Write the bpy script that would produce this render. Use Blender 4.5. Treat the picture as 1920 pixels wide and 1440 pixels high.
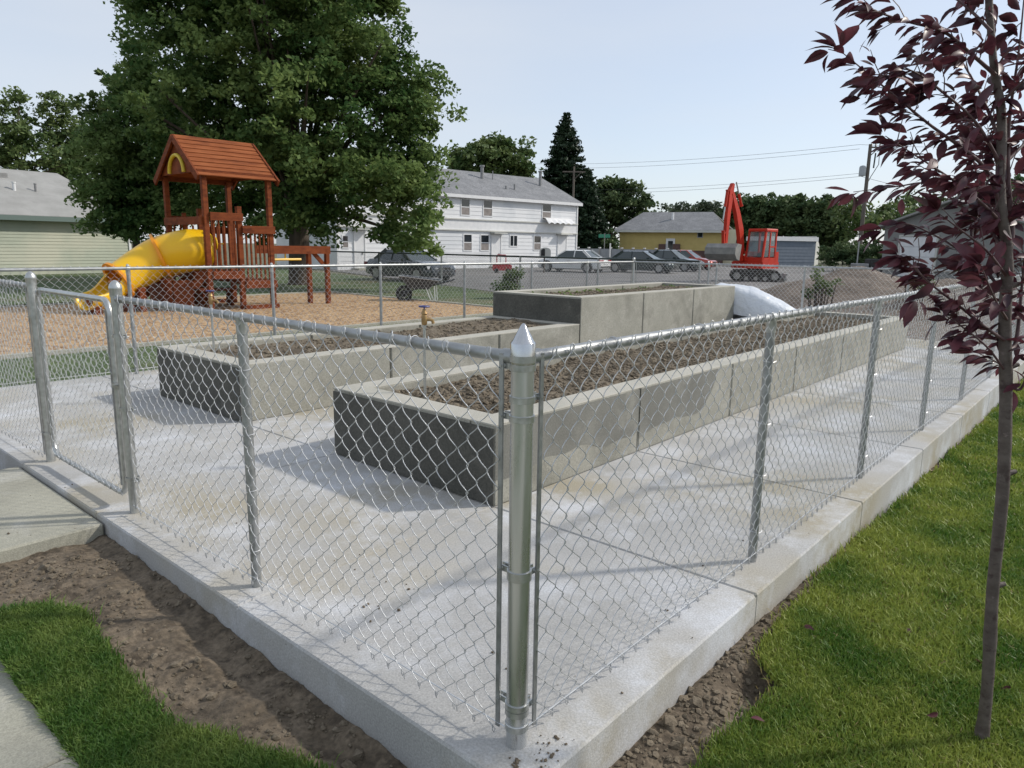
import bpy, math, random
import numpy as np
from math import radians as rad, sin, cos, pi, hypot, atan2
random.seed(7); RNG = np.random.default_rng(7)
for o in list(bpy.data.objects): bpy.data.objects.remove(o)
sc = bpy.context.scene
COL = sc.collection

# ------------------------------------------------------------------ camera
FPX, PIT, ROL, YAW = 1339.67, 0.1906, 0.0143, 0.7157
CAM = np.array([-1.4935, -1.26, 1.5042])
_fw = np.array([cos(YAW)*cos(PIT), sin(YAW)*cos(PIT), -sin(PIT)])
_r = np.array([sin(YAW), -cos(YAW), 0.0]); _u = np.cross(_r, _fw)
_R = cos(ROL)*_r + sin(ROL)*_u; _U = -sin(ROL)*_r + cos(ROL)*_u
from mathutils import Matrix, Vector
cd = bpy.data.cameras.new('camera'); cam = bpy.data.objects.new('camera', cd); COL.objects.link(cam)
cd.sensor_width = 36; cd.lens = FPX/1920*36; cd.clip_start = 0.05; cd.clip_end = 3000
M = Matrix(((_R[0], _U[0], -_fw[0], CAM[0]), (_R[1], _U[1], -_fw[1], CAM[1]), (_R[2], _U[2], -_fw[2], CAM[2]), (0, 0, 0, 1)))
cam.matrix_world = M
sc.camera = cam
FH = np.array([cos(YAW), sin(YAW), 0.0]); RH = _r

# ------------------------------------------------------------------ light
SUN_EL, SUN_AZ = rad(38.0), rad(-37.6)          # azimuth counter-clockwise from +X
w = bpy.data.worlds.new('World'); sc.world = w; w.use_nodes = True
nt = w.node_tree; nt.nodes.clear()
sky = nt.nodes.new('ShaderNodeTexSky'); sky.sky_type = 'NISHITA'; sky.sun_disc = False
sky.sun_elevation = SUN_EL; sky.sun_rotation = rad(90) - SUN_AZ
sky.altitude = 1000; sky.air_density = 1.0; sky.dust_density = 2.2; sky.ozone_density = 1.2
bg = nt.nodes.new('ShaderNodeBackground'); bg.inputs[1].default_value = 0.135
wo = nt.nodes.new('ShaderNodeOutputWorld')
tcw = nt.nodes.new('ShaderNodeTexCoord'); mpw = nt.nodes.new('ShaderNodeMapping'); mpw.inputs['Scale'].default_value = (1, 1, 4)
nzw = nt.nodes.new('ShaderNodeTexNoise'); nzw.inputs['Scale'].default_value = 1.6; nzw.inputs['Detail'].default_value = 7
mrw = nt.nodes.new('ShaderNodeMapRange'); mrw.inputs['From Min'].default_value = .3; mrw.inputs['From Max'].default_value = .7; mrw.inputs['To Min'].default_value = .56; mrw.inputs['To Max'].default_value = .82
mxw = nt.nodes.new('ShaderNodeMix'); mxw.data_type = 'RGBA'; mxw.inputs[7].default_value = (4.15, 4.4, 4.75, 1)      # thin high cloud veil
nt.links.new(tcw.outputs['Generated'], mpw.inputs[0]); nt.links.new(mpw.outputs[0], nzw.inputs['Vector']); nt.links.new(nzw.outputs['Fac'], mrw.inputs['Value'])
nt.links.new(mrw.outputs[0], mxw.inputs[0]); nt.links.new(sky.outputs[0], mxw.inputs[6]); nt.links.new(mxw.outputs[2], bg.inputs[0]); nt.links.new(bg.outputs[0], wo.inputs[0])
sd = bpy.data.lights.new('sun', 'SUN'); sd.energy = 2.35; sd.angle = rad(2.6); sd.color = (1.0, 0.94, 0.85)
so = bpy.data.objects.new('sun', sd); COL.objects.link(so)
sv = Vector((cos(SUN_EL)*cos(SUN_AZ), cos(SUN_EL)*sin(SUN_AZ), sin(SUN_EL)))
so.rotation_euler = sv.to_track_quat('Z', 'Y').to_euler(); so.location = (0, 0, 30)
sc.view_settings.view_transform = 'Standard'; sc.view_settings.look = 'None'
sc.view_settings.exposure = 0.42; sc.view_settings.gamma = 1.0
sc.cycles.max_bounces = 6; sc.cycles.transparent_max_bounces = 8

# ------------------------------------------------------------------ helpers
def P3(px, py, D):
    d = _fw*FPX + _R*(px-960) - _U*(py-720)
    return CAM + d*(D/(d@FH))
def GP(px, D):                                   # ground xy at depth D under picture column px (at the horizon)
    p = P3(px, 465, D); return p[0], p[1]
def onz(px, py, z):
    d = _fw*FPX + _R*(px-960) - _U*(py-720); return CAM + d*((z-CAM[2])/d[2])

def hashv(ix, iy, s=0):
    h = np.sin(ix*127.1 + iy*311.7 + s*74.7)*43758.5453
    return h - np.floor(h)
def vnoise(x, y, s=0):
    x = np.asarray(x, float); y = np.asarray(y, float)
    ix, iy = np.floor(x), np.floor(y); fx, fy = x-ix, y-iy
    fx = fx*fx*(3-2*fx); fy = fy*fy*(3-2*fy)
    a, b, c, d = hashv(ix, iy, s), hashv(ix+1, iy, s), hashv(ix, iy+1, s), hashv(ix+1, iy+1, s)
    return a*(1-fx)*(1-fy)+b*fx*(1-fy)+c*(1-fx)*fy+d*fx*fy
def fbm(x, y, o=4, s=0):
    t = 0; a = .5; f = 1
    for i in range(o):
        t = t + a*(vnoise(np.asarray(x)*f, np.asarray(y)*f, s+i*3)-.5); a *= .5; f *= 2.03
    return t

class MB:
    def __init__(s): s.V = []; s.F = []; s.n = 0; s.batches = []
    def add(s, vs, fs):
        b = s.n
        s.V.extend([tuple(map(float, v)) for v in vs]); s.n += len(vs)
        s.F.extend([tuple(i+b for i in f) for f in fs]); return s
    def box(s, x0, x1, y0, y1, z0, z1):
        return s.add([(x0,y0,z0),(x1,y0,z0),(x1,y1,z0),(x0,y1,z0),(x0,y0,z1),(x1,y0,z1),(x1,y1,z1),(x0,y1,z1)],
                     [(0,3,2,1),(4,5,6,7),(0,1,5,4),(1,2,6,5),(2,3,7,6),(3,0,4,7)])
    def bbox(s, x0, x1, y0, y1, z0, z1, b=.01):   # box with chamfered top and vertical edges
        ring = lambda i, z: [(x0+i, y0+b, z),(x0+b, y0+i, z),(x1-b, y0+i, z),(x1-i, y0+b, z),(x1-i, y1-b, z),(x1-b, y1-i, z),(x0+b, y1-i, z),(x0+i, y1-b, z)]
        vs = ring(0, z0)+ring(0, z1-b)+ring(b*.7, z1)
        fs = [tuple(range(7, -1, -1)), tuple(range(16, 24))]
        for k in (0, 8):
            for i in range(8): fs.append((k+i, k+(i+1) % 8, k+8+(i+1) % 8, k+8+i))
        return s.add(vs, fs)
    def obox(s, c, ax, ay, az):                   # oriented box: centre, three half-vectors
        c, ax, ay, az = map(lambda v: np.array(v, float), (c, ax, ay, az)); vs = []
        for k in (-1, 1):
            for i, j in ((-1,-1),(1,-1),(1,1),(-1,1)): vs.append(c+ax*i+ay*j+az*k)
        return s.add(vs, [(0,3,2,1),(4,5,6,7),(0,1,5,4),(1,2,6,5),(2,3,7,6),(3,0,4,7)])
    def beam(s, a, b, w, h, up=(0,0,1)):          # rectangular beam from a to b
        a = np.array(a, float); b = np.array(b, float); d = b-a; L = np.linalg.norm(d); d /= L
        up = np.array(up, float)
        if abs(d@up) > .95: up = np.array((1., 0, 0))
        sx = np.cross(d, up); sx /= np.linalg.norm(sx); u = np.cross(sx, d)
        return s.obox((a+b)/2, d*L/2, sx*w/2, u*h/2)
    def prism(s, pts, z0, z1):                    # polygon in xy
        n = len(pts)
        return s.add([(p[0],p[1],z0) for p in pts]+[(p[0],p[1],z1) for p in pts],
                     [tuple(range(n-1,-1,-1)), tuple(range(n,2*n))]+[(i,(i+1)%n,n+(i+1)%n,n+i) for i in range(n)])
    def prism_y(s, pts, y0, y1):                  # polygon in xz
        n = len(pts)
        return s.add([(p[0],y0,p[1]) for p in pts]+[(p[0],y1,p[1]) for p in pts],
                     [tuple(range(n)), tuple(range(2*n-1,n-1,-1))]+[((i+1)%n,i,n+i,n+(i+1)%n) for i in range(n)])
    def tube(s, pts, r, n=8, cap=True):
        pts = [np.array(p, float) for p in pts]; m = len(pts)
        rs = [r]*m if np.isscalar(r) else list(r)
        T = []
        for i in range(m):
            t = pts[min(i+1, m-1)]-pts[max(i-1, 0)]; T.append(t/(np.linalg.norm(t)+1e-12))
        ref = np.array((0, 0, 1.)) if abs(T[0][2]) < .9 else np.array((1., 0, 0))
        a = np.cross(T[0], ref); a /= np.linalg.norm(a)
        vs = []
        for i in range(m):
            a = a-T[i]*(a@T[i]); a /= np.linalg.norm(a); b = np.cross(T[i], a)
            for k in range(n):
                t = 2*pi*k/n; vs.append(pts[i]+rs[i]*(a*cos(t)+b*sin(t)))
        fs = [(i*n+k, i*n+(k+1)%n, (i+1)*n+(k+1)%n, (i+1)*n+k) for i in range(m-1) for k in range(n)]
        if cap: fs += [tuple(range(n-1,-1,-1)), tuple((m-1)*n+k for k in range(n))]
        return s.add(vs, fs)
    def cyl(s, x, y, z0, z1, r, n=16, r2=None):
        return s.tube([(x,y,z0),(x,y,z1)], [r, r if r2 is None else r2], n)
    def lathe(s, prof, c=(0,0,0), n=20):          # prof [(r,z)]
        vs = []; m = len(prof)
        for r, z in prof:
            for k in range(n): t = 2*pi*k/n; vs.append((c[0]+r*cos(t), c[1]+r*sin(t), c[2]+z))
        fs = [(i*n+k, i*n+(k+1)%n, (i+1)*n+(k+1)%n, (i+1)*n+k) for i in range(m-1) for k in range(n)]
        fs += [tuple(range(n-1,-1,-1)), tuple((m-1)*n+k for k in range(n))]
        return s.add(vs, fs)
    def grid(s, A):                               # A[i][j] = point
        n, m = len(A), len(A[0])
        return s.add([p for row in A for p in row], [(i*m+j, (i+1)*m+j, (i+1)*m+j+1, i*m+j+1) for i in range(n-1) for j in range(m-1)])
    def np_(s, V, F): s.batches.append((np.asarray(V, float).reshape(-1, 3), np.asarray(F, int))); return s
    def build(s, name, m, parent=None, smooth=False, off=None):
        V = [np.array(s.V, float).reshape(-1, 3)]; tot = len(s.V)
        loops = [np.array([i for f in s.F for i in f], int)]; sizes = [np.array([len(f) for f in s.F], int)]
        for bv, bf in s.batches:
            V.append(bv); loops.append((bf+tot).ravel()); sizes.append(np.full(len(bf), bf.shape[1])); tot += len(bv)
        V = np.concatenate(V); loops = np.concatenate(loops).astype(np.int32); sizes = np.concatenate(sizes).astype(np.int32)
        if off is not None: V = V-np.array(off, float)
        me = bpy.data.meshes.new(name)
        me.vertices.add(len(V)); me.vertices.foreach_set('co', V.ravel().astype(np.float32))
        me.loops.add(len(loops)); me.loops.foreach_set('vertex_index', loops)
        me.polygons.add(len(sizes)); st = np.concatenate(([0], np.cumsum(sizes)[:-1])).astype(np.int32)
        me.polygons.foreach_set('loop_start', st); me.polygons.foreach_set('loop_total', sizes)
        me.polygons.foreach_set('use_smooth', np.full(len(sizes), bool(smooth)))
        me.update(calc_edges=True)
        if isinstance(m, (list, tuple)):
            for q in m: me.materials.append(q)
        elif m: me.materials.append(m)
        o = bpy.data.objects.new(name, me); COL.objects.link(o)
        if parent is not None: o.parent = parent
        return o
def smooth_angle(o, a=35):
    me = o.data
    me.polygons.foreach_set('use_smooth', np.ones(len(me.polygons), bool))
    try: me.set_sharp_from_angle(angle=rad(a))
    except Exception: pass
    return o

def tag(o, label=None, cat=None, group=None, kind=None):
    if label: o['label'] = label
    if cat: o['category'] = cat
    if group: o['group'] = group
    if kind: o['kind'] = kind
    return o
def thing(name, label, cat, loc=(0,0,0), rz=0, group=None):
    o = bpy.data.objects.new(name, None); o.empty_display_size = .3; COL.objects.link(o)
    o.location = tuple(map(float, loc)); o.rotation_euler = (0, 0, rz)
    return tag(o, label, cat, group)
def struct(o): o['kind'] = 'structure'; return o

# ------------------------------------------------------------------ materials
def mat(name, c1, c2=None, scale=4, rough=.8, metal=0, bump=0, bscale=None, c3=None, s3=1, t3=(.5,.6), stretch=None, contrast=(.35,.65), spec=.5, detail=6, fine=0, vor=None, rvar=0, pits=None, c4=None):
    m = bpy.data.materials.new(name); m.use_nodes = True; n = m.node_tree.nodes; l = m.node_tree.links; n.clear()
    out = n.new('ShaderNodeOutputMaterial'); p = n.new('ShaderNodeBsdfPrincipled'); l.new(p.outputs[0], out.inputs[0])
    p.inputs['Roughness'].default_value = rough; p.inputs['Metallic'].default_value = metal
    p.inputs['Specular IOR Level'].default_value = spec
    tc = n.new('ShaderNodeTexCoord'); mp = n.new('ShaderNodeMapping'); l.new(tc.outputs['Object'], mp.inputs[0])
    if stretch: mp.inputs['Scale'].default_value = stretch
    def noise(sc_, det=detail, rgh=.6):
        q = n.new('ShaderNodeTexNoise'); q.inputs['Scale'].default_value = sc_; q.inputs['Detail'].default_value = det; q.inputs['Roughness'].default_value = rgh
        l.new(mp.outputs[0], q.inputs['Vector']); return q
    def ramp(src, a, b):
        r = n.new('ShaderNodeMapRange'); r.inputs['From Min'].default_value = a; r.inputs['From Max'].default_value = b; l.new(src, r.inputs['Value']); return r
    def mix(fac, A, B, bt='MIX'):
        x = n.new('ShaderNodeMix'); x.data_type = 'RGBA'; x.blend_type = bt
        if hasattr(fac, 'is_output'): l.new(fac, x.inputs[0])
        else: x.inputs[0].default_value = fac
        for v, i in ((A, 6), (B, 7)):
            if hasattr(v, 'is_output'): l.new(v, x.inputs[i])
            else: x.inputs[i].default_value = (*v, 1)
        return x.outputs[2]
    c = tuple(c1)
    if c2 is not None:
        nz = noise(scale); c = mix(ramp(nz.outputs['Fac'], *contrast).outputs[0], c1, c2)
    if vor:
        v = n.new('ShaderNodeTexVoronoi'); v.inputs['Scale'].default_value = vor[0]; l.new(mp.outputs[0], v.inputs['Vector'])
        sp = n.new('ShaderNodeSeparateColor'); l.new(v.outputs['Color'], sp.inputs[0])
        c = mix(ramp(sp.outputs[0], .2, .9).outputs[0], c, vor[1]); c = mix(ramp(sp.outputs[1], .75, .8).outputs[0], c, vor[2])
    if c3 is not None:
        nz = noise(s3, 4); c = mix(ramp(nz.outputs['Fac'], *t3).outputs[0], c, c3)
    if c4 is not None:
        nz = noise(c4[1], 8, .72); c = mix(ramp(nz.outputs['Fac'], *c4[2]).outputs[0], c, c4[0])
    if pits:
        v = n.new('ShaderNodeTexVoronoi'); v.inputs['Scale'].default_value = pits[0]; l.new(mp.outputs[0], v.inputs['Vector'])
        sp = n.new('ShaderNodeSeparateColor'); l.new(v.outputs['Color'], sp.inputs[0])
        th = n.new('ShaderNodeMath'); th.operation = 'MULTIPLY'; l.new(sp.outputs[0], th.inputs[0]); th.inputs[1].default_value = pits[1]
        lt = n.new('ShaderNodeMath'); lt.operation = 'LESS_THAN'; l.new(v.outputs['Distance'], lt.inputs[0]); l.new(th.outputs[0], lt.inputs[1])
        c = mix(lt.outputs[0], c, pits[2])
    if fine:
        nz = noise(bscale or 150, 3); c = mix(fine, c, mix(ramp(nz.outputs['Fac'], .3, .7).outputs[0], (.25,.25,.25), (1.6,1.6,1.6)), 'MULTIPLY')
    if hasattr(c, 'is_output'): l.new(c, p.inputs['Base Color'])
    else: p.inputs['Base Color'].default_value = (*c, 1)
    if rvar:
        nz = noise(scale*2); r = ramp(nz.outputs['Fac'], .3, .7); r.inputs['To Min'].default_value = rough-rvar; r.inputs['To Max'].default_value = rough+rvar; l.new(r.outputs[0], p.inputs['Roughness'])
    if bump:
        nz = noise(bscale or 150, 5); b = n.new('ShaderNodeBump'); b.inputs['Strength'].default_value = 1; b.inputs['Distance'].default_value = bump
        l.new(nz.outputs['Fac'], b.inputs['Height']); l.new(b.outputs[0], p.inputs['Normal'])
    m['p'] = 1
    return m
def leafmat(name, ca, cb, scale=.6, trans=.25, rough=.5, spec=.25):
    m = bpy.data.materials.new(name); m.use_nodes = True; n = m.node_tree.nodes; l = m.node_tree.links; n.clear()
    out = n.new('ShaderNodeOutputMaterial'); p = n.new('ShaderNodeBsdfPrincipled'); t = n.new('ShaderNodeBsdfTranslucent'); mx = n.new('ShaderNodeMixShader')
    tc = n.new('ShaderNodeTexCoord'); q = n.new('ShaderNodeTexNoise'); q.inputs['Scale'].default_value = scale; q.inputs['Detail'].default_value = 4
    l.new(tc.outputs['Object'], q.inputs['Vector'])
    g = n.new('ShaderNodeNewGeometry'); r = n.new('ShaderNodeMapRange'); r.inputs['From Min'].default_value = .35; r.inputs['From Max'].default_value = .65
    l.new(q.outputs['Fac'], r.inputs['Value'])
    ad = n.new('ShaderNodeMath'); ad.operation = 'MULTIPLY_ADD'; l.new(g.outputs['Random Per Island'], ad.inputs[0]); ad.inputs[1].default_value = .6; ad.inputs[2].default_value = -.3
    a2 = n.new('ShaderNodeMath'); a2.operation = 'ADD'; a2.use_clamp = True; l.new(r.outputs[0], a2.inputs[0]); l.new(ad.outputs[0], a2.inputs[1])
    x = n.new('ShaderNodeMix'); x.data_type = 'RGBA'; x.inputs[6].default_value = (*ca, 1); x.inputs[7].default_value = (*cb, 1); l.new(a2.outputs[0], x.inputs[0])
    l.new(x.outputs[2], p.inputs['Base Color']); l.new(x.outputs[2], t.inputs['Color'])
    p.inputs['Roughness'].default_value = rough; p.inputs['Specular IOR Level'].default_value = spec
    mx.inputs[0].default_value = trans; l.new(p.outputs[0], mx.inputs[1]); l.new(t.outputs[0], mx.inputs[2]); l.new(mx.outputs[0], out.inputs[0])
    return m

m_conc = mat('concrete_slab', (.36,.357,.345), (.46,.455,.445), 1.1, .85, bump=.0015, bscale=120, c3=(.35,.32,.25), s3=.55, t3=(.46,.60), fine=.28, c4=((.55,.565,.59), 1.3, (.48,.66)), pits=(9, .05, (.2,.19,.17)))
m_walk = mat('concrete_walk', (.31,.30,.245), (.39,.38,.31), 2, .9, bump=.0015, bscale=140, fine=.3, pits=(14, .09, (.16,.13,.1)), c4=((.42,.41,.36), 1.6, (.52,.66)))
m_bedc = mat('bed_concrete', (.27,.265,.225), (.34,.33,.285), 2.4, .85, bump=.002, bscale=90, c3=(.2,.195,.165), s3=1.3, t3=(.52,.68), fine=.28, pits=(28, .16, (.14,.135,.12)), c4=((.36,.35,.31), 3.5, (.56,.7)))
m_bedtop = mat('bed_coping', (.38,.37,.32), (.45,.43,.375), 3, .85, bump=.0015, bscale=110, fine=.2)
m_bedend = mat('bed_end_concrete', (.06,.059,.05), (.095,.092,.078), 3, .65, bump=.003, bscale=50, c3=(.15,.145,.125), s3=4, t3=(.6,.8), fine=.4, pits=(30, .14, (.03,.03,.027)), c4=((.13,.127,.112), 1.3, (.55,.75)))
m_dampl = mat('half_dry_concrete', (.15,.148,.13), (.20,.197,.175), 3, .7, bump=.002, bscale=80, c3=(.25,.245,.215), s3=2.5, t3=(.55,.68), fine=.25)
m_dirt = mat('dirt', (.115,.09,.062), (.18,.142,.10), 6, .95, bump=.008, bscale=45, c3=(.078,.06,.041), s3=9, t3=(.5,.62), fine=.5)
m_soil = mat('bed_soil', (.115,.092,.062), (.19,.155,.11), 7, .95, bump=.008, bscale=60, c3=(.085,.066,.045), s3=4, t3=(.5,.65), fine=.5)
m_clod = mat('dirt_clod', (.125,.1,.068), (.2,.165,.12), 12, .95, bump=.004, bscale=120, fine=.4)
m_mound = mat('mound_dirt', (.115,.09,.07), (.175,.14,.112), 1.2, .95, bump=.03, bscale=12, fine=.4)
m_galv = mat('galvanised_steel', (.42,.43,.42), (.56,.57,.56), 25, .38, .85, rvar=.1)
m_galv_dull = mat('galvanised_tube', (.3,.31,.31), (.42,.43,.43), 18, .45, .75, rvar=.1)
m_chrome = mat('polished_cap', (.56,.57,.58), (.50,.51,.52), 20, .2, 1)
m_bright = mat('bright_post_steel', (.55,.56,.56), (.65,.66,.66), 14, .3, .85, rvar=.08, stretch=(1,1,.15))
m_wire = mat('mesh_wire', (.50,.51,.52), (.62,.63,.64), 30, .36, .5)
m_lawn = mat('lawn_base', (.05,.075,.02), (.085,.11,.032), 12, .95, bump=.01, bscale=60, c3=(.07,.07,.03), s3=5, t3=(.55,.65), fine=.5)
m_farlawn = mat('far_grass', (.055,.09,.03), (.09,.125,.045), 1.5, .95, bump=.03, bscale=14, c3=(.14,.13,.07), s3=.4, t3=(.5,.68), fine=.5)
m_ground = mat('ground', (.09,.105,.05), (.16,.14,.09), .08, .95, bump=.02, bscale=5)
m_chips = mat('wood_chips', (.36,.22,.11), (.46,.30,.16), .8, .9, bump=.04, bscale=22, vor=(16,(.56,.39,.22),(.2,.11,.05)), fine=.4)
m_asph = mat('asphalt', (.13,.125,.12), (.17,.165,.16), .3, .9, bump=.01, bscale=30, c3=(.2,.19,.18), s3=.12, t3=(.5,.65), fine=.4)
m_white = mat('white_paint', (.74,.74,.74), (.66,.67,.68), 3, .6)
m_dark = mat('dark_rubber', (.018,.018,.018), (.03,.03,.03), 9, .7)
m_glass = mat('window_glass', (.02,.025,.03), None, rough=.06, spec=.8)
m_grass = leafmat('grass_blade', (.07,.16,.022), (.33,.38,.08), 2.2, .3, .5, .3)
m_grass2 = leafmat('grass_blade_dark', (.06,.14,.024), (.20,.27,.065), 3.5, .3, .5, .3)  # deeper green for the verge and the bed weeds

# ------------------------------------------------------------------ ground and paving
def gridsheet(name, x0, x1, y0, y1, step, zf, m, keep=None, kind='structure'):
    nx = int(round((x1-x0)/step))+1; ny = int(round((y1-y0)/step))+1
    X, Y = np.meshgrid(np.linspace(x0, x1, nx), np.linspace(y0, y1, ny), indexing='ij')
    Z = zf(X, Y); V = np.stack([X, Y, Z], -1).reshape(-1, 3)
    I, J = np.meshgrid(np.arange(nx-1), np.arange(ny-1), indexing='ij')
    a = (I*ny+J).ravel(); F = np.stack([a, a+ny, a+ny+1, a+1], -1)
    if keep is not None:
        c = V[F].mean(1); F = F[keep(c[:, 0], c[:, 1])]
    b = MB(); b.np_(V, F); o = b.build(name, m, smooth=True); o['kind'] = kind; return o
# ground sheet with a hole where the slab, beds and near ground are finely built
g = MB(); R0 = 1200
g.add([(-R0,-R0,-.6),(R0,-R0,-.6),(R0,R0,-.6),(-R0,R0,-.6)], [(0,1,2,3)])
struct(g.build('ground_below', m_ground))
def zfar(X, Y): return np.full_like(X, -.13)
b = MB()
outer = [(-R0,-R0),(R0,-R0),(R0,R0),(-R0,R0)]; hole = [(-7,-7),(12.9,-7),(12.9,7.6),(-7,7.6)]
vs = [(x,y,-.13) for x, y in outer]+[(x,y,-.13) for x, y in hole]
b.add(vs, [(0,1,5,4),(1,2,6,5),(2,3,7,6),(3,0,4,7)])
struct(b.build('ground', m_ground))

def lawn_z(X, Y):
    z = np.interp(X, [-2, .3, 1.5, 3, 4.6, 8, 12.9], [-.15,-.15,-.13,-.19,-.25,-.28,-.22])
    return z + .03*fbm(X*.9, Y*.9, 3, 3)
EX = [-3, -.5, .1, .35, .6, .85, 1.05, 1.2, 1.35, 1.6, 2, 2.6, 3.2, 4, 13]
EY = [-.75,-.62,-.42,-.41,-.40,-.43,-.44,-.30,-.27,-.25,-.24,-.20,-.22,-.20,-.20]
def lawn_edge(X): return np.interp(X, EX, EY) + .05*fbm(X*4, X*0, 3, 9)
def dirt_r(X, Y):
    hole = -.07*np.exp(-((X-1.08)**2/.015+(Y+.36)**2/.008))
    rise = -.015+.025*np.exp(-((Y+.2)/.06)**2)
    return lawn_z(X, Y)-.02 + rise + hole + .035*fbm(X*9, Y*9, 4, 5) + .02*np.abs(fbm(X*26, Y*26, 2, 8))
gridsheet('dirt_strip', -1.5, 5, -.8, -.155, .012, dirt_r, m_dirt)
gridsheet('dirt_strip_far', 5, 12.9, -.4, -.155, .05, lambda X, Y: lawn_z(X, Y)-.01+.03*fbm(X*6, Y*6, 3, 5), m_dirt)
gridsheet('lawn', -7, 12.9, -7, -.2, .05, lambda X, Y: lawn_z(X, Y)-.004, m_lawn, keep=lambda x, y: y < lawn_edge(x)-.01)
gridsheet('lawn_left', -7.2, -2.38, -7.2, 2.88, .2, lambda X, Y: -.15+.02*fbm(X, Y, 2, 4), m_farlawn)
gridsheet('lawn_front', -2.5, .5, -7, -1.2, .2, lambda X, Y: lawn_z(X, Y)-.04, m_lawn)
# left side: dirt, grass, walk, pavement
def zleft(X, Y):
    z = np.interp(Y, [-1, .5, 1.2, 1.75, 2.5, 2.8, 4.5, 5, 8], [-.19,-.17,-.15,-.12,-.10,-.10,-.13,-.17,-.17])
    tr = -.018*np.exp(-((X+.26)/.07)**2)
    return z + tr + .02*fbm(X*3, Y*3, 3, 2)
def dirt_l(X, Y): return zleft(X, Y) + .04*fbm(X*8, Y*8, 4, 15) + .03*np.maximum(fbm(X*22, Y*22, 3, 18), -.03)
gridsheet('dirt_patch', -.88, -.152, -1.3, 2.87, .012, dirt_l, m_dirt)
gridsheet('dirt_patch_far', -7, -.152, 4.36, 7.6, .05, lambda X, Y: dirt_l(X, Y)-.03, m_dirt)
GX = [-1.4, .2, .5, .9, 1.05, 1.3, 1.52, 1.8, 2.04, 2.2, 2.3]
GY = [-.3, -.3, -.38, -.52, -.60, -.60, -.62, -.60, -.57, -.68, -.92]
def grass_l_edge(Y): return np.interp(Y, GX, GY) + .06*fbm(Y*5, Y*0, 3, 31)
gridsheet('grass_verge', -.885, -.2, -1.4, 2.4, .02, lambda X, Y: zleft(X, Y)+.012, m_lawn, keep=lambda x, y: x < grass_l_edge(y)-.015)
b = MB()
for y0, y1 in ((-7,-.38),(-.37,1.13),(1.14,2.64),(2.65,2.86)): b.bbox(-2.4, -.875, y0, y1, -.4, -.125, .008)
struct(b.build('pavement', m_walk))
b = MB(); b.bbox(-1.62, -.158, 2.87, 4.39, -.4, -.03, .01); b.bbox(-7, -1.63, 2.87, 4.39, -.4, -.032, .01)
struct(b.build('path', m_walk))
# enclosure slab: panels with tooled joints
XJ = [-.15, 1.45, 3.05, 4.65, 6.25, 7.85, 9.45, 11.12, 12.6]; YJ = [-.158, 1.43, 3.0, 4.33, 5.92, 7.46]
b = MB()
for i in range(len(XJ)-1):
    for j in range(len(YJ)-1):
        b.bbox(XJ[i]+(.004 if i else 0), XJ[i+1]-.004, YJ[j]+(.004 if j else 0), YJ[j+1]-.004, -.5, 0, .009)
b.box(-.1478, 12.59, -.1558, 7.45, -.5, -.02)
struct(b.build('concrete_floor', m_conc))

# ------------------------------------------------------------------ blades of grass
def blades(name, pts, zf, m, size, lean=.5, label='', cat='grass'):
    n = len(pts); X, Y = pts[:, 0], pts[:, 1]; Z = zf(X, Y)
    d = np.hypot(X-CAM[0], Y-CAM[1]); k = np.clip(d/3.0, .8, 3.0)
    h = size*RNG.uniform(.55, 1.25, n)*np.clip(k, .9, 1.5); wd = .0028*k*RNG.uniform(.7, 1.3, n)
    a = RNG.uniform(0, 2*pi, n); t = RNG.uniform(0, 2*pi, n); le = np.abs(RNG.normal(0, lean, n))*h
    B = np.stack([X, Y, Z-.005], -1); W = np.stack([np.cos(a)*wd, np.sin(a)*wd, 0*a], -1)
    L = np.stack([np.cos(t)*le, np.sin(t)*le, 0*a], -1); H = np.stack([0*a, 0*a, h], -1)
    v = np.stack([B-W, B+W, B+L*.35+H*.6+W*.8, B+L*.35+H*.6-W*.8, B+L+H*.95], 1)
    V = v.reshape(-1, 3); i0 = np.arange(n)*5
    F4 = np.stack([i0, i0+1, i0+2, i0+3], -1); F3 = np.stack([i0+3, i0+2, i0+4], -1)
    mb = MB(); mb.np_(V, F4); mb.batches.append((np.zeros((0, 3)), F3-len(V)))
    return tag(mb.build(name, m), label, cat, kind='stuff')
def sample(n, x0, x1, y0, y1, keep, p=2.0, lim=1.3):
    out = []; tot = 0
    while tot < n:
        X = RNG.uniform(x0, x1, n); Y = RNG.uniform(y0, y1, n)
        d = np.hypot(X-CAM[0], Y-CAM[1]); v = np.stack([X, Y, np.full(n, -.15)], -1)-CAM
        z = v@_fw; px = 960+FPX*(v@_R)/z; py = 720-FPX*(v@_U)/z
        ok = keep(X, Y) & (RNG.random(n) < np.minimum(1, (lim/np.maximum(d, .1))**p*2)) & (z > .2) & (px > -250) & (px < 2150) & (py < 1640)
        out.append(np.stack([X[ok], Y[ok]], -1)); tot += ok.sum()
    return np.concatenate(out)[:n]
def patchy(X, Y, s): return RNG.random(len(X)) < np.clip(.75+1.6*fbm(X*2.2, Y*2.2, 3, s), .25, 1)
pts = sample(250000, -1, 12.8, -6, -.15, lambda X, Y: (Y < lawn_edge(X)+.02*RNG.standard_normal(len(X))) & patchy(X, Y, 60))
blades('lawn_grass', pts, lawn_z, m_grass, .036, .55, 'short mown green grass blades of the lawn right of the concrete edge')
pts = sample(9000, -1, 9, -5, -.15, lambda X, Y: (Y < lawn_edge(X)+.06*RNG.standard_normal(len(X))), 2.0)
blades('dry_grass', pts, lawn_z, leafmat('dry_blade', (.28,.22,.09), (.4,.34,.17), 3, .3), .03, 1.1, 'straw coloured dry blades scattered through the lawn')
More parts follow.
